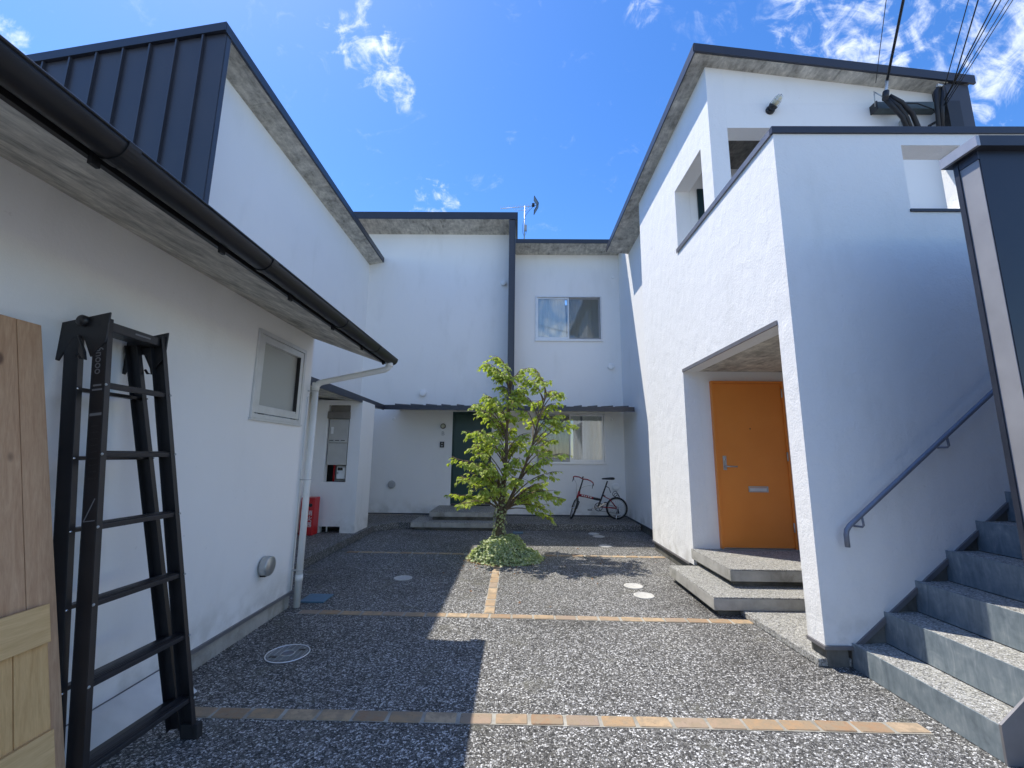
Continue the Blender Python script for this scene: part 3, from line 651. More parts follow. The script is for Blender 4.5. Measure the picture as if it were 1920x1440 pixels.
def back_house():
    t = thing('back_house', 'white house across the back with green door, two sliding windows and antenna above', 'house', (0, YB, 0))
    U = (.43, 2.02, 4.15, 5.26); Lw = (.43, 2.035, 1.28, 2.42)
    plate('y', XW - .15, -.215, .135, 6.95, YB, YB + .2, [(-1.475, -.57, .0, 2.43)]).build('wall', 'stucco_smooth', t)
    plate('y', -.214, 2.52, .135, 6.34, YB, YB + .2, [U, Lw]).build('wall', 'stucco_smooth', t)
    bx('base_trim', 'navy_trim', t, XW + .01, -1.68, YB - .02, YB - .001, .122, .15)
    bx('base_trim', 'navy_trim', t, -.45, 2.45, YB - .02, YB - .001, .122, .15)
    # upper roof with its deep boarded eave
    MB().prism([(9.335, 6.975), (9.335, 7.13), (14, 8.0), (14, 7.84)], 'x', -6, -.03).build('roof', 'navy_metal', t)
    bx('eave_flashing', 'navy_trim', t, -6, -.018, 9.322, 9.334, 6.965, 7.145)
    MB().prism([(9.322, 7.146), (9.322, 6.96), (14, 7.83), (14, 8.02)], 'x', -.0295, -.012).build('verge_flashing', 'navy_trim', t)
    x = -.215
    for ln in (1.87, 1.87, 1.87):
        MB().prism([(9.336, 6.955), (YB + .05, 6.845), (YB + .05, 6.857), (9.336, 6.967)], 'x', x - ln + .006, x).build('soffit_board', 'soffit_board', t); x -= ln
    # dark fin that ends the upper roof
    bx('corner_fin', 'navy_metal', t, -.213, -.085, 9.338, YB - .001, 2.50, 6.955)
    bx('corner_flashing', 'navy_trim', t, -.084, -.066, 9.33, YB - .001, 2.50, 6.955)
    bx('gable_side', 'navy_metal', t, -.21, -.075, YB + .202, 13, 5.5, 7.1)
    # lower roof
    MB().prism([(9.318, 6.365), (9.318, 6.44), (14, 6.8), (14, 6.72)], 'x', -.05, 2.9).build('lower_roof', 'navy_metal', t)
    bx('eave_flashing', 'navy_trim', t, -.06, 2.9, 9.304, 9.317, 6.35, 6.452)
    xa = -.06
    for xb in (.50, 1.62, 2.75):
        MB().prism([(9.32, 6.345), (YB + .05, 6.325), (YB + .05, 6.337), (9.32, 6.357)], 'x', xa + .006, xb).build('soffit_board', 'soffit_board', t); xa = xb
    # canopy over door and window
    cn = MB().prism([(8.705, 2.375), (8.705, 2.435), (YB - .002, 2.56), (YB - .002, 2.50)], 'x', -2.715, 2.40).build('canopy', 'navy_metal', t)
    bx('canopy_edge', 'navy_trim', t, -2.72, 2.405, 8.688, 8.704, 2.345, 2.44)
    x = -2.5
    while x < 2.4:
        MB().prism([(8.69, 2.437), (8.69, 2.468), (9.83, 2.585), (9.83, 2.558)], 'x', x, x + .016).build('canopy_seam', 'navy_metal', t); x += .318
    x = -2.715
    for ln in (1.28,) * 4:
        MB().prism([(8.706, 2.352), (YB - .003, 2.458), (YB - .003, 2.47), (8.706, 2.364)], 'x', x, min(x + ln - .005, 2.4)).build('soffit_board', 'soffit_board', t); x += ln
    # green door
    d = bx('door', 'door_green', t, -1.445, -.60, YB + .05, YB + .09, .375, 2.40)
    fr = MB()
    for a in ((-1.473, -1.448, .365, 2.428), (-.597, -.572, .365, 2.428), (-1.448, -.597, 2.403, 2.428)): fr.box(a[0], a[1], YB + .008, YB + .12, a[2], a[3])
    fr.build('door_frame', 'door_green', t)
    bx('threshold', 'grey_trim', t, -1.47, -.575, YB - .01, YB + .12, .345, .364)
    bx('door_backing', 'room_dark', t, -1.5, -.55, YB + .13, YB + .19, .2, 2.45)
    MB().tube([(-.75, YB + .049, 1.33), (-.75, YB - .005, 1.33), (-.76, YB - .012, 1.33), (-.90, YB - .012, 1.33)], .009, 8).build('handle', 'chrome', d)
    sash_window(t, *U, True, 3); sash_window(t, *Lw, False, 5)
back_house()
def door_step(name, label, blocks):
    t = thing(name, label, 'step', (blocks[0][0], blocks[0][2], 0))
    for (x0, x1, y0, y1, z0, z1) in blocks:
        s = MB().box(x0, x1, y0, y1, z0, z1 - .012).build('slab', 'concrete', t, .004)
        MB().box(x0 + .001, x1 - .001, y0 + .001, y1 - .001, z1 - .0118, z1).build('top', 'aggregate_light', s, .004)
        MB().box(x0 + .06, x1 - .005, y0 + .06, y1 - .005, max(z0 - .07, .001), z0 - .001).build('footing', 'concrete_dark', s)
    return t
door_step('door_steps', 'two weathered concrete steps below the green door', [(-2.03, -.40, 8.55, 9.3, .055, .155), (-1.72, -.45, 8.78, 9.84, .225, .325)])
vent('wall_vent', (-.35, YB, 5.57), (0, -1, 0), .072, .07, 'plastic_white', 'white round vent cap high on the wall beside the dark fin')
vent('wall_vent', (-2.19, YB, 2.85), (0, -1, 0), .082, .075, 'plastic_white', 'white round vent cap just above the canopy over the green door')
vent('wall_vent', (2.2, YB, 3.52), (0, -1, 0), .078, .06, 'plastic_white', 'white round vent cap between upper and lower sliding windows')
vent('wall_vent', (-2.8, YB, .77), (0, -1, 0), .088, .05, 'plastic_grey', 'grey round vent cover low on the wall left of the green door')
vent('wall_vent', (2.23, YB, .77), (0, -1, 0), .082, .06, 'plastic_white', 'white round vent cap low on the wall behind the bicycle saddle')
for c, lab in (((-2.84, YB, 2.25), 'small off white sleeve plug under the canopy left of the green door'),
               ((2.32, YB, 5.75), 'small cream sleeve plug above and right of the upper sliding window'),
               ((2.20, YB, 2.30), 'small off white sleeve plug right of the lower sliding window')):
    o = MB().lathe(c, (0, -1, 0), [(.038, 0), (.038, .006), (.03, .011), (.012, .012), (0, .010)], 20).build('sleeve_plug', 'plastic_white'); tag(o, lab, 'plug')
def door_lamp():
    c = (-1.69, YB, 2.09)
    t = thing('wall_lamp', 'small round porthole wall lamp beside the green door', 'lamp', c)
    MB().lathe(c, (0, -1, 0), [(.062, 0), (.062, .03), (.052, .038)], 24).build('base', 'plastic_black', t)
    MB().lathe(c, (0, -1, 0), [(.044, .036), (.042, .06), (.030, .082), (0, .09)], 20).build('globe', 'lamp_glass', t)
    MB().torus((c[0], c[1] - .045, c[2]), (0, 1, 0), .05, .006, 24, 6).build('ring', 'box_brown', t)
door_lamp()
tb = thing('door_letter', 'dark letter B on the wall beside the green door', 'sign', (-1.69, YB, 1.92))
text_mesh('letter', 'B', .13, 'plastic_grey', tb, (-1.69, YB - .004, 1.92), (1, 0, 0), (0, 0, 1), .004)
def doorbell():
    t = thing('doorbell', 'black intercom doorbell beside the green door', 'doorbell', (-1.70, YB, 1.67))
    bx('case', 'plastic_black', t, -1.748, -1.652, YB - .03, YB - .0005, 1.605, 1.735, .006)
    MB().lathe((-1.70, YB - .0305, 1.70), (0, -1, 0), [(.016, 0), (.013, .004), (0, .005)], 16).build('lens', 'chrome', t)
    bx('button', 'plastic_grey', t, -1.72, -1.68, YB - .034, YB - .0305, 1.63, 1.655)
doorbell()
def antenna():
    t = thing('tv_antenna', 'television aerial on a thin mast above the lower back roof', 'antenna', (.16, 10.4, 6.5))
    y = 10.4
    MB().tube([(.155, y, 6.5), (.172, y, 7.98)], .014, 8).build('mast', 'steel_vent', t)
    MB().tube([(-.47, y, 7.905), (.52, y, 8.005)], .009, 6).build('boom', 'aluminium', t)
    MB().tube([(-.13, y, 7.935), (-.09, y, 7.87), (.17, y, 7.855), (.24, y, 7.87), (.28, y, 7.975)], .006, 6).build('strut', 'aluminium', t)
    for k in range(13):
        u = k / 12; x = -.47 + .8 * u; z = 7.905 + .08 * u
        MB().tube([(x, y - .07, z + .02), (x, y + .07, z + .02)], .004, 5).build('director', 'aluminium', t)
        if k % 2 == 0: MB().tube([(x, y, z - .03), (x, y, z + .055)], .003, 4).build('director', 'aluminium', t)
    for s in (-1, 1):
        MB().beam((.53, y, 8.005), (.415, y, 8.005 + s * .21), (0, 1, 0), .22, .016).build('reflector', 'plastic_black', t)
    bx('feed_box', 'plastic_black', t, .36, .43, y - .04, y + .04, 7.98, 8.05)
    bx('booster', 'plastic_grey', t, .17, .225, y - .05, y - .01, 7.25, 7.42)
    MB().tube([(.40, y, 7.97), (.30, y - .02, 7.86), (.19, y - .02, 7.7), (.12, y - .02, 7.45), (.12, y - .02, 7.2), (.16, y - .02, 7.1), (.21, y - .02, 7.2), (.2, y - .03, 7.27)], .005, 5).build('lead', 'cable_black', t)
antenna()

# ================================================================== HOUSE ON THE RIGHT
XR = 2.167; XR2 = 2.46
def right_house():
    t = thing('corner_house', 'white trowelled house with orange door niche and upper corner balcony', 'house', (XR, 5.4, 0))
    slp = -.138
    def zr(x, base): return base + (x - 1.98) * slp
    # courtyard wall with niche and balcony opening; the corner above the parapet is open
    plate('x', 3.441, 7.06, .15, 5.97, XR, XR + .2,
          [(3.441, 5.486, -1, 2.54), (4.58, 5.42, 4.20, 5.07), (3.441, 4.33, 4.20, 7)]).build('side_wall', 'stucco_trowelled', t)
    plate('x', 7.062, YB + .15, .15, 5.95, XR2, XR2 + .2, []).build('side_wall_recessed', 'stucco_smooth', t)
    bx('side_wall_head', 'stucco_smooth', t, XR2, XR2 + .2, 8.96, YB + .15, 5.951, 6.36)
    bx('return_wall', 'stucco_smooth', t, XR + .202, XR2 + .2, 6.86, 7.059, .15, 5.95)
    bx('drip_trim', 'grey_trim', t, XR - .012, XR + .05, 5.60, 7.072, .125, .149)
    bx('plinth', 'concrete_dark', t, XR + .02, XR + .18, 5.0, 7.05, 0, .124)
    bx('drip_trim', 'navy_trim', t, XR2 - .012, XR2 + .05, 7.075, 9.83, .125, .149)
    bx('plinth', 'concrete_dark', t, XR2 + .02, XR2 + .18, 7.07, 9.84, 0, .124)
    # front of the upper storey
    hole = (2.368, 3.7, 4.15, 5.14)
    plate('y', 2.368, 4.74, 2.6, 5.45, 4.33, 4.53, [(2.368 + .002, 3.7, 4.0, 5.14)]).build('front_wall', 'stucco_smooth', t)
    MB().prism([(2.368, 5.451), (4.74, 5.451), (4.74, zr(4.74, 5.975)), (2.368, zr(2.368, 5.975))], 'y', 4.33, 4.53).build('front_wall', 'stucco_smooth', t)
    # balcony floor and inner walls
    bx('balcony_floor', 'concrete', t, XR + .202, 4.74, 3.445, 5.42, 2.56, 3.15)
    plate('y', XR + .202, 4.74, 3.151, 5.55, 5.42, 5.56, []).build('balcony_back_wall', 'stucco_smooth', t)
    bx('balcony_door', 'door_teal', t, 2.47, 3.32, 5.395, 5.418, 3.155, 5.10)
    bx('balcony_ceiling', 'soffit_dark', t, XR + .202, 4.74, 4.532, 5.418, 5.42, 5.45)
    bx('balcony_end_wall', 'stucco_smooth', t, 4.741, 4.85, 4.535, 9.8, 0, 5.4)
    # roof
    MB().prism([(1.99, zr(1.99, 5.99)), (1.99, zr(1.99, 6.06)), (5.02, zr(5.02, 6.06)), (5.02, zr(5.02, 5.99))], 'y', 4.175, 8.93).build('roof', 'navy_metal', t)
    MB().prism([(2.47, zr(2.47, 5.99)), (2.47, zr(2.47, 6.06)), (5.02, zr(5.02, 6.06)), (5.02, zr(5.02, 5.99))], 'y', 8.931, 9.83).build('roof', 'navy_metal', t)
    bx('eave_flashing', 'navy_trim', t, 1.972, 1.988, 4.155, 8.95, 5.955, 6.075)
    MB().prism([(1.972, zr(1.972, 5.972)), (1.972, zr(1.972, 6.074)), (5.05, zr(5.05, 6.074)), (5.05, zr(5.05, 5.972))], 'y', 4.15, 4.174).build('verge_flashing', 'navy_trim', t)
    y = 8.94
    for ln in (.87, .9, .9, 1.0, 1.3):
        y0 = max(y - ln, 4.176)
        MB().prism([(1.99, zr(1.99, 5.968)), (XR2 + .058, zr(XR2 + .058, 5.968)), (XR2 + .058, zr(XR2 + .058, 5.98)), (1.99, zr(1.99, 5.98))], 'y', y0 + .005, y).build('soffit_board', 'soffit_board', t); y = y0
    x = 2.52
    for ln in (1.1, 1.16):
        MB().prism([(x, zr(x, 5.968)), (x + ln - .005, zr(x + ln, 5.968)), (x + ln - .005, zr(x + ln, 5.98)), (x, zr(x, 5.98))], 'y', 4.176, 4.40).build('soffit_board', 'soffit_board', t); x += ln
    MB().prism([(4.745, 3.3), (4.99, 3.3), (4.99, zr(4.99, 5.96)), (4.745, zr(4.745, 5.96))], 'y', 4.18, 9.8).build('end_fin', 'navy_metal', t)
    # stair wall: front plane with the slanting foot and a small opening
    fy0, fy1 = 3.26, 3.44
    lo = [(XR, .15), (2.36, .15), (5.2, .15 + 2.84 * .803), (5.2, 3.0), (XR, 3.0)]
    V, F = [], []
    n = len(lo); V = [(x, fy0, z) for x, z in lo] + [(x, fy1, z) for x, z in lo]
    F = [tuple(range(n)), tuple(range(n, 2 * n))[::-1]] + [(i, n + i, n + (i + 1) % n, (i + 1) % n) for i in range(n) if i != 3]
    up = plate('y', XR, 5.2, 3.0, 4.2, fy0, fy1, [(3.235, 3.73, 3.47, 4.06)])
    mb = MB().add(V, F)
    keep = [f for f in up.f if not all(abs(up.v[i][2] - 3.0) < 1e-6 for i in f)]
    mb.add(up.v, keep); mb.build('stair_wall', 'stucco_trowelled', t)
    bx('opening_sill', 'navy_trim', t, 3.225, 3.74, fy0 - .012, fy1 + .005, 3.445, 3.469)
    bx('parapet_cap', 'light_trim', t, XR - .014, XR + .215, fy0 + .02, 4.329, 4.201, 4.222)
    bx('parapet_cap', 'light_trim', t, XR - .014, XR + .1, 4.3295, 5.44, 4.184, 4.2005)
    bx('cap_upstand', 'grey_trim', t, XR - .017, XR - .0145, fy0 + .02, 5.445, 4.165, 4.224)
    bx('parapet_cap_front', 'navy_trim', t, XR - .016, 5.25, fy0 - .018, fy0 + .018, 4.165, 4.226)
    bx('parapet_cap_front', 'light_trim', t, XR + .216, 5.25, fy0 + .019, fy1 + .01, 4.201, 4.222)
    # slanting flashing along the stair
    a = Vector((2.36, 0, .15)); b = Vector((5.2, 0, .15 + 2.84 * .803)); d = (b - a).normalized(); nn = Vector((-d.z, 0, d.x))
    MB().prism([tuple((a + d * .0)[i] for i in (0, 2)), tuple((b)[i] for i in (0, 2)), tuple((b - nn * .03)[i] for i in (0, 2)), tuple((a - nn * .03)[i] for i in (0, 2))], 'y', fy0 - .014, fy1 - .02).build('stair_flashing', 'grey_trim', t)
    bx('drip_trim', 'grey_trim', t, XR - .013, 2.358, fy0 - .013, fy1, .125, .149)
    bx('plinth', 'concrete_dark', t, XR + .02, 2.335, fy0 + .02, fy1, 0, .124)
    # niche lining
    bx('niche_wall', 'stucco_smooth', t, XR + .201, 3.9, 5.487, 5.60, .15, 2.6).location
    bx('niche_side_wall', 'stucco_smooth', t, 3.47, 3.6, 3.443, 5.485, .0, 2.54)
    y = 3.445
    for ln in (1.02, 1.02):
        bx('niche_ceiling', 'soffit_board', t, XR + .004, 3.468, y, y + ln - .005, 2.541, 2.556); y += ln
    bx('niche_edge', 'grey_trim', t, XR - .012, XR + .003, 3.442, 5.487, 2.528, 2.568)
    # orange door
    dx0, dx1, dz0, dz1 = 2.495, 3.412, .352, 2.41
    dr = bx('door', 'door_orange', t, dx0 + .03, dx1 - .03, 5.447, 5.483, dz0 + .012, dz1 - .03)
    fr = MB()
    for a_ in ((dx0, dx0 + .027, dz0, dz1), (dx1 - .027, dx1, dz0, dz1), (dx0 + .027, dx1 - .027, dz1 - .027, dz1)): fr.box(a_[0], a_[1], 5.43, 5.486, a_[2], a_[3])
    fr.build('door_frame', 'door_orange', t, .002)
    bx('threshold', 'steel_vent', t, dx0, dx1, 5.425, 5.486, .342, .351)
    hp = Vector((dx0 + .11, 5.447, 1.33))
    bx('lock_plate', 'steel_vent', dr, hp.x - .022, hp.x + .022, 5.440, 5.4465, hp.z - .045, hp.z + .13, .002)
    MB().tube([(hp.x, 5.44, hp.z), (hp.x, 5.395, hp.z), (hp.x + .012, 5.388, hp.z), (hp.x + .125, 5.388, hp.z)], .0095, 10).build('handle', 'steel_vent', dr)
    MB().lathe((hp.x, 5.4398, hp.z + .09), (0, -1, 0), [(.012, 0), (.012, .004), (0, .0045)], 14).build('keyhole', 'chrome', dr)
    mx0, mx1, mz0, mz1 = 2.875, 3.115, 1.02, 1.09
    sl_ = MB()
    for a_ in ((mx0, mx0 + .014, mz0, mz1), (mx1 - .014, mx1, mz0, mz1), (mx0 + .014, mx1 - .014, mz1 - .014, mz1), (mx0 + .014, mx1 - .014, mz0, mz0 + .012)): sl_.box(a_[0], a_[1], 5.437, 5.4465, a_[2], a_[3])
    sl_.build('letter_slot', 'steel_vent', dr); bx('letter_flap', 'aluminium', dr, mx0 + .016, mx1 - .016, 5.4425, 5.4465, mz0 + .014, mz1 - .02)
    MB().lathe((2.955, 5.4465, 1.80), (0, -1, 0), [(.008, 0), (.007, .003), (0, .004)], 12).build('peephole', 'plastic_black', dr)
    for z in (.55, 1.40, 2.2): MB().tube([(dx1 - .028, 5.43, z), (dx1 - .028, 5.43, z + .11)], .009, 8).build('hinge', 'steel_vent', dr)
right_house()
door_step('door_steps', 'two floating concrete slabs stepping up to the orange door', [(1.825, 3.46, 4.21, 5.37, .056, .17), (2.14, 3.462, 4.52, 5.484, .225, .34)])
def front_lamp():
    c = Vector((2.87, 4.33, 5.36))
    t = thing('wall_lamp', 'black caged bulkhead lamp angled out high above the balcony', 'lamp', c)
    ax = Vector((.38, -.62, .55)).normalized()
    MB().lathe(c, (0, -1, 0), [(.05, 0), (.05, .02), (.038, .03)], 20).build('base', 'plastic_black', t)
    MB().lathe(c + Vector((0, -.03, 0)), ax, [(.03, -.02), (.047, .02), (.052, .036), (.04, .04)], 20).build('socket', 'plastic_black', t)
    MB().lathe(c + Vector((0, -.03, 0)), ax, [(.034, .036), (.036, .075), (.031, .12), (.016, .138), (0, .142)], 20).build('globe', 'lamp_glass', t)
    u = ax.orthogonal().normalized(); v = ax.cross(u)
    for k in range(4):
        d = u * math.cos(k * math.pi / 2) + v * math.sin(k * math.pi / 2); o = c + Vector((0, -.03, 0))
        MB().tube([o + ax * .04 + d * .046, o + ax * .105 + d * .042, o + ax * .14 + d * .026, o + ax * .152], .003, 5).build('guard_wire', 'chrome', t)
    MB().torus(c + Vector((0, -.03, 0)) + ax * .09, ax, .044, .003, 20, 5).build('guard_ring', 'chrome', t)
front_lamp()

# ------------------------------------------------------------------ stair
def stair():
    t = thing('staircase', 'outdoor stair with galvanised risers and aggregate treads beside the white wall', 'staircase', (2.36, 2.33, 0))
    run, rise, z1 = .2475, .2085, .168
    ya, yb = 2.335, 3.27
    for k in range(11):
        x = 2.352 + run * k; z = z1 + rise * k; zb = 0 if k == 0 else z - rise
        r_ = MB().box(x, x + .008, ya, yb, zb + (.002 if k == 0 else .0), z).build('riser', 'riser_steel', t, .0015)
        MB().box(x + .0082, x + run - .0005, ya + .001, yb, max(0.001, z - .10), z - .004).build('tread', 'aggregate_light', t)
    # concrete stringer under the white wall, dark side plate towards the yard
    pts = []
    for k in range(11):
        x = 2.352 + run * k; z = z1 + rise * k; pts += [(x + .004, z - (rise if k else z1) + .001), (x + .004, z + .12)]
    MB().prism([(2.356, .001), (5.2, .001), (5.2, 2.40), (2.356, .125)], 'y', 3.2705, 3.40).build('stringer', 'concrete_dark', t)
    MB().prism([(2.346, .001), (5.2, .001), (5.2, .175 + 2.854 * .8424), (2.346, .175)], 'y', 2.322, 2.334).build('side_plate', 'grey_trim', t)
    hr = MB().tube([(2.345, 3.185, .82), (2.345, 3.185, .905), (2.352, 3.185, .935), (2.375, 3.185, .965), (3.56, 3.185, 1.945), (4.9, 3.185, 3.055)], .0165, 12).build('handrail', 'rail_paint', t)
    for x in (2.47, 3.16, 3.85, 4.5):
        z = .965 + (x - 2.375) * .827
        MB().tube([(x, 3.185, z - .014), (x + .01, 3.19, z - .075), (x + .008, 3.20, z - .088), (x - .01, 3.258, z - .09)], .0075, 8).build('bracket', 'rail_paint', hr)
stair()
def stair_screen():
    t = thing('stair_screen_wall', 'dark metal clad wall with pale end strip beside the stair', 'wall', (2.6, 2.26, 0))
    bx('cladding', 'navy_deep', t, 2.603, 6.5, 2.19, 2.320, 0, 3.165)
    bx('end_strip', 'strip_grey', t, 2.598, 2.6025, 2.195, 2.295, 0, 3.11)
    bx('end_trim', 'navy_trim', t, 2.590, 2.6025, 2.2955, 2.322, 0, 3.165)
    bx('head_trim', 'navy_trim', t, 2.594, 2.6025, 2.19, 2.295, 3.111, 3.165)
    bx('cap', 'light_trim', t, 2.555, 2.575, 2.15, 2.36, 3.1655, 3.226)
    bx('cap_top', 'navy_trim', t, 2.5755, 6.5, 2.15, 2.36, 3.1655, 3.229)
stair_screen()

# ------------------------------------------------------------------ mains bracket and wires on the right house
def ray(px, py):
    v = Vector(((px - 960) / 800, (720 - py) / 800, 1)); return Vector((CM[i][0] * v.x + CM[i][1] * v.y - CM[i][2] * v.z for i in range(3)))
def onY(px, py, Y): r_ = ray(px, py); return Vector((0, 0, CAMH)) + r_ * (Y / r_.y)
def cable_bracket():
    t = thing('cable_bracket', 'grey steel mains bracket with thick bent black service cables high on wall', 'bracket', (4.4, 4.25, 5.35))
    MB().box(4.02, 4.70, 4.24, 4.329, 5.31, 5.40).build('beam', 'bracket_steel', t, .004)
    bx('beam_cap', 'plastic_black', t, 4.005, 4.019, 4.235, 4.329, 5.305, 5.405)
    P = lambda x, y, Y: onY(x, y, Y)
    MB().tube([P(1667, 180, 4.15), P(1690, 192, 4.14), P(1710, 212, 4.16), P(1722, 240, 4.2), P(1728, 262, 4.22)], .024, 10).build('cable', 'cable_black', t)
    MB().tube([P(1662, 184, 4.16), P(1685, 200, 4.15), P(1700, 222, 4.18), P(1712, 255, 4.22)], .024, 10).build('cable', 'cable_black', t)
    MB().tube([P(1658, 184, 4.15), P(1676, 202, 4.14), P(1692, 220, 4.17), P(1704, 250, 4.2)], .022, 10).build('cable', 'cable_black', t)
    MB().tube([P(1663, 150, 4.13), P(1662, 165, 4.13), P(1660, 182, 4.14)], .016, 8).build('insulator', 'porcelain', t)
    MB().tube([P(1661, 172, 4.12), P(1660, 186, 4.12)], .03, 10).build('cable_gland', 'plastic_black', t)
    MB().tube([P(1762, 160, 4.10), P(1754, 172, 4.09), P(1757, 200, 4.1), P(1760, 235, 4.14), P(1762, 262, 4.2)], .020, 8).build('cable', 'cable_black', t)
    MB().tube([P(1768, 162, 4.08), P(1766, 200, 4.09), P(1766, 240, 4.14)], .02, 8).build('cable', 'cable_black', t)
    MB().tube([P(1757, 160, 4.08), P(1768, 162, 4.08)], .016, 8).build('insulator', 'porcelain', t)
    MB().tube([P(1638, 172, 4.2), P(1660, 184, 4.14)], .006, 6).build('hook', 'steel_vent', t)
    MB().tube([P(1639, 175, 4.2), P(1641, 200, 4.25)], .006, 6).build('hook', 'steel_vent', t)
    MB().tube([P(1687, 194, 4.2), P(1720, 194, 4.2), P(1750, 205, 4.2), P(1757, 218, 4.2)], .006, 6).build('lead', 'cable_black', t)
    MB().tube([P(1690, 232, 4.30), P(1712, 232, 4.30)], .05, 12).build('junction_box', 'plastic_grey', t)
    bx('terminal_box', 'plastic_black', t, 4.66, 4.80, 4.12, 4.178, 4.98, 5.30)
    MB().tube([P(1742, 236, 4.2), P(1760, 226, 4.2)], .014, 8).build('stub', 'cable_black', t)
cable_bracket()
def wire(a, top, r_, lab, sag=.12):
    p0 = onY(a[0], a[1], a[2]); q = onY(top, 0, a[2] - .62); d = q - p0
    pts = []
    for i in range(15):
        u = i / 14 * 14; s_ = sag * u * (u / 14 - 1) * .12
        pts.append(p0 + d * u + Vector((0, 0, s_)))
    o = MB().tube(pts, r_, 6).build('overhead_wire', 'cable_black'); tag(o, lab, 'wire', 'overhead wires fanning from the right house')
W1 = 'thin black overhead wire fanning from the corner fin of the right house'
wire((1642, 155, 4.18), 1661, .0035, 'single thin wire rising from the hook at the end of the bracket')
wire((1663, 152, 4.13), 1693, .013, 'thick black service cable rising from the insulator on the bracket')
for a, tp, r_ in (((1772, 160, 4.10), 1815, .0045), ((1789, 152, 4.08), 1833, .006), ((1772, 186, 4.08), 1866, .006), ((1770, 190, 4.08), 1875, .005), ((1768, 200, 4.08), 1889, .004), ((1774, 196, 4.08), 1897, .004)):
    wire(a, tp, r_, {1815: 'thin wire of the fin bundle farthest from the stair screen, standing clear of the rest', 1833: 'thicker wire of the fin bundle between the lone thin wire and the close pairs'}.get(tp, W1))

# ================================================================== THINGS IN THE YARD
def manhole():
    c = (-1.64, 3.35, 0.0)
    t = thing('manhole_cover', 'round patterned iron inspection cover set in the paving', 'manhole cover', c)
    MB().lathe(c, (0, 0, 1), [(.152, .001), (.152, .006), (.138, .007), (.138, .004), (0, .004)], 40).build('cover', 'cast_iron', t)
    MB().torus((c[0], c[1], .005), (0, 0, 1), .145, .0055, 48, 6).build('rim', 'aluminium', t)
    rb = MB()
    for k in range(-6, 7):
        o_ = k * .02
        hw = math.sqrt(max(.134 ** 2 - o_ ** 2, 0)); h2 = 0 if abs(o_) > .045 else math.sqrt(.045 ** 2 - o_ ** 2)
        for a, b in ((-hw, -h2), (h2, hw)):
            if b - a < .01: continue
            rb.box(c[0] + a, c[0] + b, c[1] + o_ - .0022, c[1] + o_ + .0022, .0035, .0078)
            if k % 2 == 0: rb.box(c[0] + o_ - .0022, c[0] + o_ + .0022, c[1] + a, c[1] + b, .0035, .0076)
    rb.torus((c[0], c[1], .006), (0, 0, 1), .046, .004, 24, 5)
    rb.build('tread_pattern', 'steel_vent', t)
    for sx in (-1, 1): bx('lift_slot', 'plastic_black', t, c[0] + sx * .075 - .024, c[0] + sx * .075 + .024, c[1] + sx * .06 - .012, c[1] + sx * .06 + .012, .004, .0085)
manhole()
for c, lab in (((1.33, 5.12), 'round pale drain cap on the sunny paving, farther of the pair by the slab steps'),
               ((1.35, 4.79), 'round pale drain cap on the sunny paving, nearer the slab steps of the pair'),
               ((-1.32, 5.31), 'round pale drain cap on shaded paving between downpipe and tree'),
               ((1.46, 7.29), 'round pale drain cap at the edge of the back shadow'),
               ((1.47, 8.40), 'round drain cap in the shade, close to the apron under the bicycle'),
               ((1.51, 8.13), 'round drain cap in the shade, second from the apron under the bicycle')):
    o = MB().lathe((c[0], c[1], 0), (0, 0, 1), [(.108, .0005), (.106, .006), (.09, .008), (.088, .006), (.02, .0065), (0, .009)], 36).build('floor_drain', 'cover_disc'); tag(o, lab, 'drain cap')
o = MB().box(-2.10, -1.86, 4.42, 4.66, .001, .016).build('drain_cover', 'mat_blue', None, .004); tag(o, 'square blue plastic drain cover at the foot of the downpipe', 'drain cover')
o = MB().box(-.05, .14, 8.30, 8.48, .001, .014).build('drain_cover', 'mat_blue', None, .004); tag(o, 'square blue plastic drain cover in shade behind the tree', 'drain cover')

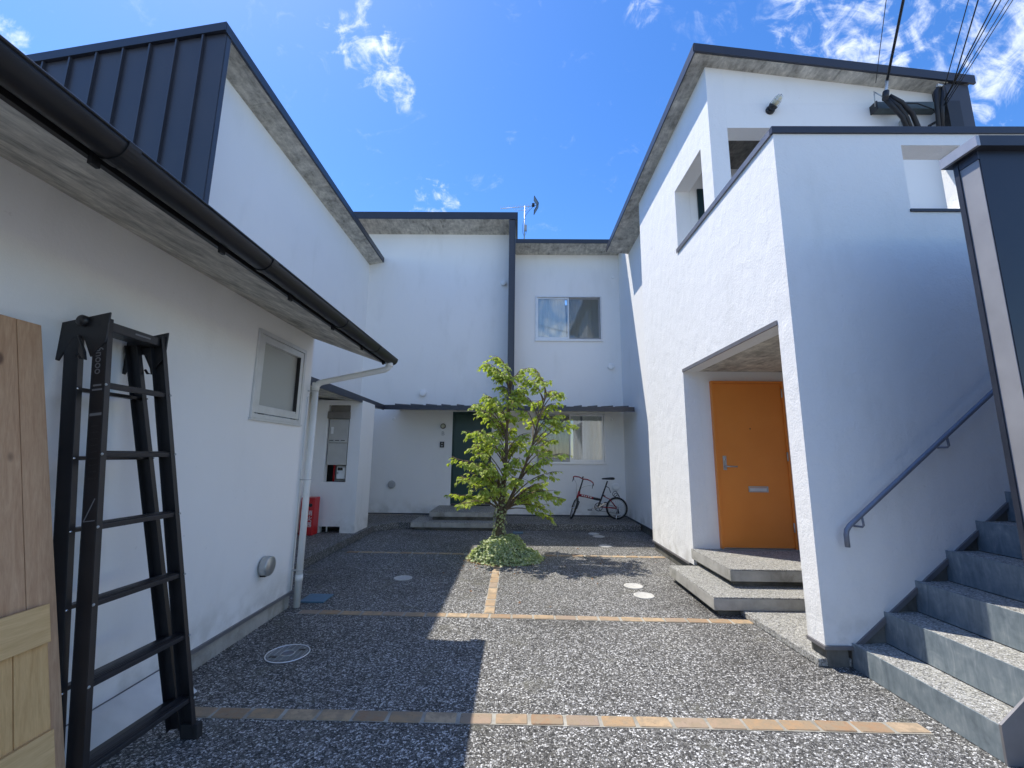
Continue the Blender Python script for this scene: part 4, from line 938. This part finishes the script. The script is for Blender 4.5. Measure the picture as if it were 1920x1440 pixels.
def ladder():
    t = thing('stepladder', 'black folded stepladder leaning against the low white wall', 'ladder', (-1.7, 2.15, 0))
    FT = [Vector((-1.95, 1.905, 2.045)), Vector((-1.95, 2.23, 2.045))]; FB = [Vector((-1.68, 1.865, 0)), Vector((-1.65, 2.43, 0))]
    RT = [Vector((-2.075, 1.90, 2.0)), Vector((-2.075, 2.225, 2.0))]; RB = [Vector((-1.765, 1.85, .03)), Vector((-1.735, 2.44, .03))]
    def channel(p, q, s, name, sd):
        # C-section: web outside, flanges facing inward (s = side, -1 near end of Y)
        a = (q - p).normalized(); yv = Vector((0, 1, 0)); yv = (yv - a * yv.dot(a)).normalized(); xv = yv.cross(a)
        if xv.x < 0: xv = -xv
        c = (p + q) / 2; hl = (q - p) / 2; dep = .029
        mb = MB()
        mb.obox(c, hl, xv * dep, yv * .0022)
        mb.obox(c + xv * (dep + .0022) - yv * s * .011, hl, xv * .0022, yv * .0135)
        mb.obox(c - xv * (dep + .0022) - yv * s * .011, hl, xv * .0022, yv * .0135)
        return mb.build(name, 'ladder_black', t, .0008), xv, yv
    rails = []
    for k, s in ((0, -1), (1, 1)):
        rails.append(channel(FT[k], FB[k], s, 'front_rail', 1)); channel(RT[k], RB[k], s, 'rear_rail', 1)
    def lp(P, Q, z): u = (P.z - z) / (P.z - Q.z); return P + (Q - P) * u
    for i, z in enumerate((1.732, 1.42, 1.112, .803, .497, .19)):
        a = lp(FT[0], FB[0], z); b = lp(FT[1], FB[1], z); d = (b - a).normalized()
        st = MB().beam(a + d * .004, b - d * .004, (1, 0, -.12), .056, .024).build('step', 'ladder_step', t, .003)
        g = MB()
        for q in (-.018, -.006, .006, .018): g.beam(a + d * .02 + Vector((q, 0, .0125)), b - d * .02 + Vector((q, 0, .0125)), (1, 0, 0), .004, .003)
        g.build('grip', 'ladder_black', st)
        for k, e in ((0, a), (1, b)):
            MB().lathe(e + Vector((.037, 0, 0)), (1, 0, 0), [(.0065, 0), (.005, .003), (0, .004)], 10).build('rivet', 'plastic_grey', st)
        a2 = lp(RT[0], RB[0], z - .02); b2 = lp(RT[1], RB[1], z - .02)
        rg = MB().beam(a2, b2, (1, 0, 0), .034, .018).build('rear_rung', 'ladder_black', t, .003)
        for e in (a2, b2): MB().lathe(e + Vector((.037, 0, 0)), (1, 0, 0), [(.006, 0), (.0045, .003), (0, .004)], 10).build('rivet', 'chrome', rg)
    a, b = FT[0] + Vector((0, 0, -.03)), FT[1] + Vector((0, 0, -.03))
    tp = MB().beam(a + Vector((-.03, 0, 0)), b + Vector((-.03, 0, 0)), (1, 0, 0), .11, .045).build('top_step', 'ladder_step', t, .004)
    bx('sticker', 'print_grey', tp, -1.9245, -1.9235, 2.06, 2.15, 2.012, 2.020)
    for k, s in ((0, -1), (1, 1)):
        y = FT[k].y + s * .006
        MB().prism([(-2.14, 2.02), (-1.905, 2.075), (-1.905, 1.93), (-1.965, 1.86), (-2.01, 1.95), (-2.06, 1.95), (-2.11, 1.84), (-2.14, 1.85)], 'y', y - .004, y + .004).build('hinge_plate', 'ladder_black', t, .002)
        MB().lathe((-2.02, y - s * .0, 2.03), (0, s, 0), [(.026, -.012), (.026, .02), (.018, .026), (0, .027)], 18).build('hinge_bolt', 'ladder_black', t)
        MB().tube([(-2.03, y + s * .01, 1.96), (-1.985, y + s * .012, 1.88), (-1.975, y + s * .012, 1.845), (-2.0, y + s * .012, 1.85), (-2.015, y + s * .012, 1.87)], .006, 6).build('lock_arm', 'ladder_black', t)
        fb = FB[k]
        MB().obox(fb + Vector((.005, -s * .006, .035)), (.044, 0, 0), (0, .02, 0), (-.005, 0, .034)).build('foot', 'rubber', t, .004)
    # lettering and warning label on the web of the near front rail
    p, q = FT[0], FB[0]; dn = (q - p).normalized(); out = Vector((0, -1, 0)); yv = (out - dn * out.dot(dn)).normalized(); xd = dn; 
    def onrail(u, off=0.0): return p + (q - p) * u + yv * .0035 + dn.cross(yv) * off
    side = dn.cross(yv)
    text_mesh('lettering', '6nooo', .05, 'print_grey', t, onrail(.098), dn, yv.cross(dn), .0006)
    for u, L_, W_ in ((.155, .004, .018), (.165, .004, .022), (.22, .006, .026)):
        MB().obox(onrail(u), dn * L_, side * W_, yv * .0006).build('label_bar', 'print_grey', t)
    for kk in range(9): MB().obox(onrail(.245 + .014 * kk), dn * .002, side * .017, yv * .0006).build('label_line', 'ladder_step', t)
    a_, b_, c_ = onrail(.40, -.02), onrail(.445, .024), onrail(.445, -.024)
    MB().beam(a_, b_, side, .004, .0012).build('label_bar', 'print_grey', t); MB().beam(b_, c_, dn, .004, .0012).build('label_bar', 'print_grey', t)
ladder()
o = MB().prism([(-2.098, .158), (-2.112, .145), (-1.935, .002), (-1.918, .004)], 'y', 1.45, 2.84).build('loose_board', 'loose_white', None, .002)
tag(o, 'long pale grey board propped against the wall foot behind the ladder', 'board')
def timber_panel():
    t = thing('timber_panel', 'boarded softwood panel with two cross battens leaning on the white wall', 'wooden panel', (-1.72, 1.5, 0))
    T = Vector((-2.085, 0, 1.965)); B = Vector((-1.70, 0, 0))
    d = (B - T); n_ = Vector((d.z, 0, -d.x)).normalized(); n_ = n_ if n_.x > 0 else -n_
    def board(name, y0t, y1t, y0b, y1b, u0, u1, off, th, mat):
        def P(y_t, y_b, u, o): q = T + d * u + n_ * o; return (q.x, y_t + (y_b - y_t) * u, q.z)
        vs = [P(y0t, y0b, u, o) for o in (off, off + th) for u in (u0, u1)] + [P(y1t, y1b, u, o) for o in (off, off + th) for u in (u0, u1)]
        # indices: y0:(0 back top,1 back bottom,2 front top,3 front bottom), y1: 4..7
        return MB().add(vs, [(2, 3, 7, 6), (0, 4, 5, 1), (0, 1, 3, 2), (4, 6, 7, 5), (0, 2, 6, 4), (1, 5, 7, 3)]).build(name, mat, t, .002)
    ys = [1.10, 1.29, 1.478, 1.672, 1.765]; yb = [1.20, 1.385, 1.575, 1.745, 1.862]
    ys = [1.08, 1.27, 1.475, 1.672, 1.765]
    for k in range(3): board('plank', ys[k] + .0015, ys[k + 1] - .0015, yb[k] + .0015, yb[k + 1] - .0015, 0, .995, 0, .018, 'timber_old')
    board('plank', ys[3] + .0015, ys[4], yb[3] + .0015, yb[4], 0, .995, 0, .018, 'timber_old')
    # newer facing boards on the lower part with battens over them
    for k in range(4):
        a0, a1 = (1.08, 1.27, 1.475, 1.64, 1.735)[k:k + 2]; b0, b1 = (1.18, 1.37, 1.55, 1.67, 1.80)[k:k + 2]
        board('facing_board', a0 + .002, a1 - .002, b0 + .002, b1 - .002, .60, .99, .0185, .014, 'timber_new')
    for u0, u1 in ((.575, .645), (.80, .87)):
        board('batten', 1.08, 1.728, 1.18, 1.79, u0, u1, .033, .020, 'timber_batten')
timber_panel()

# ------------------------------------------------------------------ bicycle
def bicycle():
    t = thing('bicycle', 'small wheeled red and black folding bicycle parked against the back wall', 'bicycle', (1.75, 9.4, .12))
    Y = 9.42
    def P(px, py, dy=0): return onY(px, py, Y + dy)
    hub = P(1156.5, 953); rw = hub.z - .122
    def wheel(c, axis, r_):
        wh = MB().torus(c, axis, r_ - .020, .020, 40, 8).build('wheel', 'rubber', t)
        MB().torus(c, axis, r_ - .047, .010, 40, 6).build('rim', 'steel_vent', wh)
        MB().lathe(Vector(c) - Vector(axis).normalized() * .045, axis, [(.012, 0), (.02, .02), (.02, .07), (.012, .09)], 12).build('hub', 'chrome', wh)
        a = Vector(axis).normalized(); u = a.orthogonal().normalized(); v = a.cross(u); sp = MB()
        for k in range(20):
            q = 2 * math.pi * k / 20; q2 = q + (.5 if k % 2 else -.5); s = .03 if k % 4 < 2 else -.03
            sp.tube([Vector(c) + a * s + (u * math.cos(q2) + v * math.sin(q2)) * .018, Vector(c) + (u * math.cos(q) + v * math.sin(q)) * (r_ - .05)], .0013, 4, False)
        sp.build('spokes', 'chrome', wh); return wh
    wheel(hub, (0, 1, 0), rw)
    # front wheel, turned hard over
    wb = P(1069, 975.5, -.16); wtp = P(1084, 932, .02)
    fc = Vector(((wb.x + wtp.x) / 2, Y - .08, .122 + rw)); up = (wtp - wb); up.y = 0; up.normalize()
    fax = Vector((1, -.02, -.36)).normalized(); wheel(fc, fax, rw)
    hd = P(1085, 927); hdb = P(1082, 934)
    st = P(1093, 898)
    fk = MB(); sidev = fax
    crown = hdb + Vector((-.004, -.01, -.05))
    for s in (-1, 1): fk.tube([crown + Vector((0, 0, .02)), crown + sidev * s * .05 - Vector((0, .01, .01)), fc + sidev * s * .052], [.014, .013, .009], 8)
    fk.tube([hdb, crown + Vector((0, 0, .01))], .017, 8)
    fk.build('fork', 'plastic_black', t)
    MB().tube([P(1086.5, 921), P(1081.5, 936)], .024, 10).build('head_tube', 'frame_red', t)
    sj = P(1127, 936); bb = P(1121.5, 950)
    MB().tube([P(1085, 928), P(1098, 930.5), P(1112, 934)], [.030, .027, .026], 10).build('main_tube', 'frame_red', t)
    MB().tube([P(1112, 934), P(1120, 936), P(1127, 937)], [.027, .028, .022], 10).build('hinge', 'plastic_black', t)
    mb = MB()
    for k, L_ in enumerate((.03, .03, .02, .03, .03)):
        a = P(1090.5 + k * 4, 928.3 + k * .95, -.034); mb.beam(a, a + Vector((L_, 0, -.008)), (0, 0, 1), .016, .003)
    mb.build('lettering', 'print_white', t)
    MB().tube([bb, P(1127, 936)], .02, 8).build('seat_tube', 'plastic_black', t)
    MB().tube([P(1126.5, 938), P(1139, 902)], .0155, 10).build('seat_post', 'plastic_black', t)
    sd = P(1140, 897.5)
    sa = MB(); prof = [(-.13, .022, .012), (-.09, .03, .018), (-.02, .045, .022), (.06, .07, .028), (.11, .075, .030), (.135, .055, .02)]; vs = []
    for x, w_, h_ in prof:
        for k in range(10):
            q = 2 * math.pi * k / 10; vs.append((sd.x + x, sd.y + math.cos(q) * w_, sd.z + .003 * x / .1 + math.sin(q) * h_))
    sa.add(vs, [(i * 10 + k, (i + 1) * 10 + k, (i + 1) * 10 + (k + 1) % 10, i * 10 + (k + 1) % 10) for i in range(5) for k in range(10)] + [tuple(range(10)), tuple(range(50, 60))[::-1]], True)
    sa.build('saddle', 'plastic_black', t)
    MB().tube([P(1086, 922), P(1093, 899)], .0155, 10).build('stem', 'plastic_black', t)
    # drop bar, turned: near side swings right
    bl, br = P(1078, 893, .12), P(1112, 905.5, -.14)
    MB().tube([P(1074.8, 900, .06), P(1075.5, 894, .09), bl, P(1086, 894.5, .06), st, P(1101, 899, -.06), P(1108, 902, -.11), br, P(1112.5, 910, -.17)], [.012, .013, .013, .013, .0135, .0135, .013, .013, .012], 8).build('handlebar', 'frame_red', t)
    for a, b in ((P(1076, 896, .06), P(1072.8, 903, .04)), (P(1112.5, 907, -.18), P(1110.3, 916, -.2))):
        MB().tube([a, b], [.012, .005], 8).build('brake_lever', 'plastic_black', t)
    MB().tube([st + Vector((-.02, 0, .01)), st + Vector((.01, -.01, .05))], .014, 8).build('clamp', 'plastic_black', t)
    cb = MB(); cb.tube([P(1077, 899, .04), P(1081.5, 908, 0), P(1081, 920, -.02), P(1081, 934, -.04)], .0022, 5); cb.tube([P(1111, 911, -.18), P(1104, 910.5, -.1), P(1095, 912.5, -.04), P(1089, 916, -.03), P(1084, 930, -.03)], .0022, 5)
    cb.build('cable', 'cable_black', t)
    ch = MB().torus(bb + Vector((0, -.05, 0)), (0, 1, 0), .082, .008, 30, 6).build('chainring', 'plastic_black', t)
    for k in range(5):
        q = 2 * math.pi * k / 5; MB().beam(bb + Vector((0, -.05, 0)), bb + Vector((math.cos(q) * .08, -.05, math.sin(q) * .08)), (0, 1, 0), .004, .012).build('spider_arm', 'plastic_black', ch)
    pd = P(1137, 942.5, -.09)
    cr = MB().beam(bb + Vector((0, -.065, 0)), pd + Vector((0, .02, 0)), (0, 1, 0), .012, .022).build('crank', 'chrome', t)
    MB().obox(pd, (.045, 0, 0), (0, .03, 0), (0, 0, .010)).build('pedal', 'plastic_black', cr)
    p2 = P(1106, 956, .07); c2 = MB().beam(bb + Vector((0, .05, 0)), p2, (0, 1, 0), .012, .022).build('crank', 'chrome', t)
    MB().obox(p2, (.045, 0, .0), (0, .03, 0), (0, 0, .010)).build('pedal', 'plastic_black', c2)
    for s in (-1, 1):
        MB().tube([bb + Vector((0, s * .03, 0)), hub + Vector((0, s * .055, 0))], .009, 8).build('chain_stay', 'frame_red', t)
        MB().tube([P(1131, 930, s * .02), P(1143, 936, s * .045), hub + Vector((0, s * .055, 0))], .009, 8).build('seat_stay', 'frame_red', t)
    MB().tube([P(1131, 928), P(1135, 931)], .013, 8).build('stay_joint', 'plastic_black', t)
    ck = MB(); dn = Vector((0, -.05, 0)); ck.tube([bb + dn + Vector((0, 0, .08)), hub + dn + Vector((0, 0, .035))], .004, 5); ck.tube([bb + dn + Vector((0, 0, -.08)), hub + dn + Vector((.01, 0, -.10)), hub + dn + Vector((.03, 0, -.06)), hub + dn + Vector((.0, 0, -.035))], .004, 5)
    ck.build('chain', 'plastic_black', t)
    MB().lathe(hub + Vector((0, -.058, 0)), (0, 1, 0), [(.025, 0), (.042, .02), (.03, .03)], 18).build('sprocket', 'steel_vent', t)
    MB().beam(hub + Vector((.005, -.07, -.01)), hub + Vector((.02, -.07, -.10)), (0, 1, 0), .02, .03).build('derailleur', 'plastic_black', t)
    MB().lathe(hub + Vector((-.01, -.075, .012)), (0, -1, 0), [(.013, 0), (.01, .01), (0, .011)], 12).build('axle_nut', 'chrome', t)
    MB().lathe(hub + Vector((-.01, -.075, -.03)), (0, -1, 0), [(.013, 0), (.01, .01), (0, .011)], 12).build('axle_nut', 'chrome', t)
    MB().tube([hub + Vector((-.02, -.07, -.06)), Vector((hub.x - .055, Y - .16, .124))], .008, 8).build('kickstand', 'chrome', t)
    lk = MB()
    for k in range(3):
        lk.torus(P(1153 + k * 2.5, 926 + k * 3, -.03 + .03 * k), (.3 * k - .3, 1, .2), .055 - .006 * k, .006, 24, 6)
    lk.tube([P(1137, 912), P(1142, 915), P(1145, 924)], .007, 6)
    lk.build('lock_cable', 'cable_black', t)
bicycle()

# ------------------------------------------------------------------ tree and ivy
def leaf(mb, p, d, nrm, ln, wd, fold=.18, droop=.25):
    d = d.normalized(); s = d.cross(nrm)
    if s.length < 1e-3: s = d.orthogonal()
    s.normalize(); n = s.cross(d).normalized()
    mid = p + d * ln * .5 + n * ln * .04; tip = p + d * ln - n * ln * droop
    L1 = p + d * ln * .28 + s * wd * .42 + n * ln * fold * .5; L2 = p + d * ln * .62 + s * wd * .44 + n * ln * (fold * .4 - droop * .3)
    R1 = p + d * ln * .28 - s * wd * .42 + n * ln * fold * .5; R2 = p + d * ln * .62 - s * wd * .44 + n * ln * (fold * .4 - droop * .3)
    mb.add([p, L1, L2, tip, R2, R1, mid], [(0, 6, 2, 1), (6, 3, 2), (0, 5, 4, 6), (6, 4, 3)], False)
def tree():
    rnd = random.Random(21)
    bx_, by = -.22, 6.55
    t = thing('courtyard_tree', 'slender young tree with layered yellow green leaves in the courtyard', 'tree', (bx_, by, 0))
    trunk = [(-.235, 6.55, -.02), (-.24, 6.55, .25), (-.225, 6.56, .6), (-.20, 6.56, .9), (-.16, 6.56, 1.25), (-.15, 6.55, 1.6), (-.14, 6.55, 2.0), (-.10, 6.55, 2.35), (-.11, 6.55, 2.62), (-.16, 6.55, 2.86)]
    rad = [.085, .070, .055, .042, .030, .024, .019, .014, .010, .006]
    tk = MB().tube(trunk, rad, 12).build('trunk', 'bark', t)
    stem2 = [(-.20, 6.52, .55), (-.06, 6.48, .85), (.10, 6.46, 1.2), (.24, 6.48, 1.6), (.34, 6.52, 2.0), (.46, 6.55, 2.38)]
    MB().tube(stem2, [.028, .025, .021, .016, .011, .006], 10).build('second_stem', 'bark', t)
    A = [Vector(p) for p in trunk]; B = [Vector(p) for p in stem2]
    def at(chain, z):
        for p, q in zip(chain, chain[1:]):
            if p.z <= z <= q.z: return p + (q - p) * ((z - p.z) / (q.z - p.z))
        return chain[-1] if z > chain[-1].z else chain[0]
    tips = [(911, 681), (928, 670), (948, 690), (962, 706), (983, 692), (1001, 690), (1012, 708), (1022, 716), (1050, 738), (1036, 733), (925, 690), (985, 712), (940, 704), (1000, 716),
            (888, 760), (904, 756), (926, 748), (950, 744), (986, 744), (1008, 752), (1034, 758), (966, 752),
            (882, 812), (900, 806), (930, 790), (958, 784), (1000, 790), (1030, 786), (1058, 790), (1074, 797), (1048, 778), (915, 775), (985, 770), (940, 770), (1016, 774),
            (852, 858), (874, 864), (902, 850), (930, 838), (960, 830), (1000, 838), (1030, 846), (1054, 850), (890, 835), (1040, 825), (980, 815), (945, 812), (1010, 815),
            (864, 893), (890, 890), (920, 880), (958, 868), (1000, 878), (1034, 886), (905, 868), (975, 858), (1018, 864),
            (852, 931), (874, 940), (898, 916), (926, 902), (1000, 914), (1030, 920), (1050, 934), (868, 946), (905, 932), (980, 936), (1008, 944), (1024, 958), (1032, 974), (935, 925), (965, 905), (1016, 905)]
    for k in range(30):                                  # inner foliage
        z_ = rnd.uniform(700, 925); c_ = 948 + (z_ - 700) * .04; hw = 30 + (z_ - 700) * .22
        tips.append((c_ + rnd.uniform(-hw, hw), z_))
    br = MB(); lf = MB()
    for (px, py) in tips:
        dy = rnd.uniform(-.48, .48) * (1.0 if py > 740 else .5)
        tip = onY(px, py, by + dy)
        right = tip.x > .12
        chain = B if right and tip.z > .7 else A
        rdist = math.hypot(tip.x - (at(chain, tip.z).x), dy)
        start = at(chain, max(.62, tip.z - .18 - rdist * rnd.uniform(.35, .6)))
        c1 = start + (tip - start) * .4 + Vector((0, 0, .10 + .08 * rdist)); c2 = start + (tip - start) * .75 + Vector((0, 0, .09))
        pts = []
        for i in range(9):
            u = i / 8; pts.append((1 - u) ** 3 * start + 3 * (1 - u) ** 2 * u * c1 + 3 * (1 - u) * u * u * c2 + u ** 3 * tip)
        br.tube(pts, [.0105 * (1 - .8 * i / 8) for i in range(9)], 5, False)
        # leafy twigs from the middle to the end
        nt_ = 12 if rdist > .3 else 10
        for j in range(nt_):
            u = .42 + .58 * (j + rnd.random() * .5) / nt_
            k = min(int(u * 8), 7); base = pts[k] + (pts[k + 1] - pts[k]) * (u * 8 - k)
            ax = (pts[k + 1] - pts[k]).normalized()
            ang = rnd.choice((-1, 1)) * rnd.uniform(.35, 1.15)
            out = Vector((ax.x * math.cos(ang) - ax.y * math.sin(ang), ax.x * math.sin(ang) + ax.y * math.cos(ang), rnd.uniform(-.55, .35))).normalized()
            tl = rnd.uniform(.07, .20)
            e = base + out * tl + Vector((0, 0, -.03 * rnd.random()))
            br.tube([base, base + out * tl * .5 + Vector((0, 0, .008)), e], [.0035, .0025, .0012], 4, False)
            for q in range(rnd.randint(5, 8)):
                v = rnd.uniform(.15, 1.0); pp = base + (e - base) * v
                a2 = rnd.choice((-1, 1)) * rnd.uniform(.3, 1.2)
                ld = Vector((out.x * math.cos(a2) - out.y * math.sin(a2), out.x * math.sin(a2) + out.y * math.cos(a2), -rnd.uniform(.1, .95)))
                nn = Vector((rnd.uniform(-.55, .55), rnd.uniform(-.55, .55), 1))
                ln = rnd.uniform(.034, .084)
                leaf(lf, pp, ld, nn, ln, ln * rnd.uniform(.55, .72), rnd.uniform(.05, .25), rnd.uniform(.1, .4))
    br.build('branches', 'twig', t); lf.build('crown', 'leaf', t)
    # ivy on the trunk
    iv = MB()
    for k in range(420):
        z = rnd.uniform(.1, 1.15) ** 1.0; c = at(A, z); q = rnd.uniform(0, 6.28); d = Vector((math.cos(q), math.sin(q), 0))
        p = c + d * (.075 - .03 * z + rnd.uniform(0, .035)) + Vector((0, 0, 0))
        leaf(iv, p, d * .7 + Vector((rnd.uniform(-.5, .5), rnd.uniform(-.5, .5), -rnd.uniform(.1, .9))), d + Vector((0, 0, .6)), rnd.uniform(.028, .045), rnd.uniform(.026, .04))
    iv.build('ivy', 'ivy_leaf', t)
tree()
def ivy_clump():
    rnd = random.Random(5)
    c = Vector((-.14, 6.33, 0)); rx, ry, hh = .50, .40, .27
    t = thing('ivy_clump', 'mound of variegated ivy around the foot of the tree', 'plant', c)
    bumps = [(rnd.uniform(-.7, .7), rnd.uniform(-.7, .7), rnd.uniform(.12, .32), rnd.uniform(-.75, .85)) for _ in range(16)]
    def hgt(u, v):
        r2 = u * u + v * v; b_ = sum(a * math.exp(-((u - x) ** 2 + (v - y) ** 2) / (w_ * w_)) for x, y, w_, a in bumps)
        return max(0, (1 - r2 ** 1.9)) * hh * (.62 + .5 * b_ + .25 * math.exp(-r2 / .10))
    core = MB(); n = 18
    vs = []; fs = []
    for i in range(n + 1):
        for j in range(24):
            r_ = i / n * .93; q = 2 * math.pi * j / 24; vs.append((c.x + rx * r_ * math.cos(q), c.y + ry * r_ * math.sin(q), max(.003, hgt(r_ * math.cos(q), r_ * math.sin(q)) - .03)))
    fs = [(i * 24 + j, (i + 1) * 24 + j, (i + 1) * 24 + (j + 1) % 24, i * 24 + (j + 1) % 24) for i in range(n) for j in range(24)]
    core.add(vs, fs, True).build('soil_mound', 'bark', t)
    lf = MB()
    for k in range(3600):
        q = rnd.uniform(0, 6.28); r_ = math.sqrt(rnd.random()) * rnd.choice((1, 1, 1, 1.06)); u, v = r_ * math.cos(q), r_ * math.sin(q)
        e = .03; z = hgt(u, v); nrm = Vector((-(hgt(u + e, v) - z) / (e * rx), -(hgt(u, v + e) - z) / (e * ry), 1)).normalized()
        p = Vector((c.x + rx * u, c.y + ry * v, z + rnd.uniform(-.03, .05) if z > .02 else rnd.uniform(.006, .03)))
        d = Vector((rnd.uniform(-1, 1), rnd.uniform(-1, 1), rnd.uniform(-.3, .3))) + Vector((u, v, -.15))
        ln = rnd.uniform(.03, .06)
        leaf(lf, p, d, (nrm + Vector((rnd.uniform(-.7, .7), rnd.uniform(-.7, .7), rnd.uniform(-.2, .5)))), ln, ln * .9, .1, rnd.uniform(0, .4))
    lf.build('foliage', 'ivy_leaf', t, 0, 'stuff')
    dl = MB()
    for k in range(110):
        q = rnd.uniform(2.2, 5.6); r_ = rnd.uniform(.85, 1.25); p = Vector((c.x + rx * r_ * math.cos(q), c.y + ry * r_ * math.sin(q), rnd.uniform(.006, .03)))
        leaf(dl, p, Vector((rnd.uniform(-1, 1), rnd.uniform(-1, 1), .1)), Vector((rnd.uniform(-.5, .5), rnd.uniform(-.5, .5), 1)), rnd.uniform(.03, .05), .025)
    for k in range(70):
        p = Vector((rnd.gauss(.25, .75), rnd.gauss(6.0, .6), rnd.uniform(.004, .012)))
        leaf(dl, p, Vector((rnd.uniform(-1, 1), rnd.uniform(-1, 1), .05)), Vector((rnd.uniform(-.4, .4), rnd.uniform(-.4, .4), 1)), rnd.uniform(.02, .045), .022)
    dl.build('fallen_leaves', 'dead_leaf', t, 0, 'stuff')
ivy_clump()
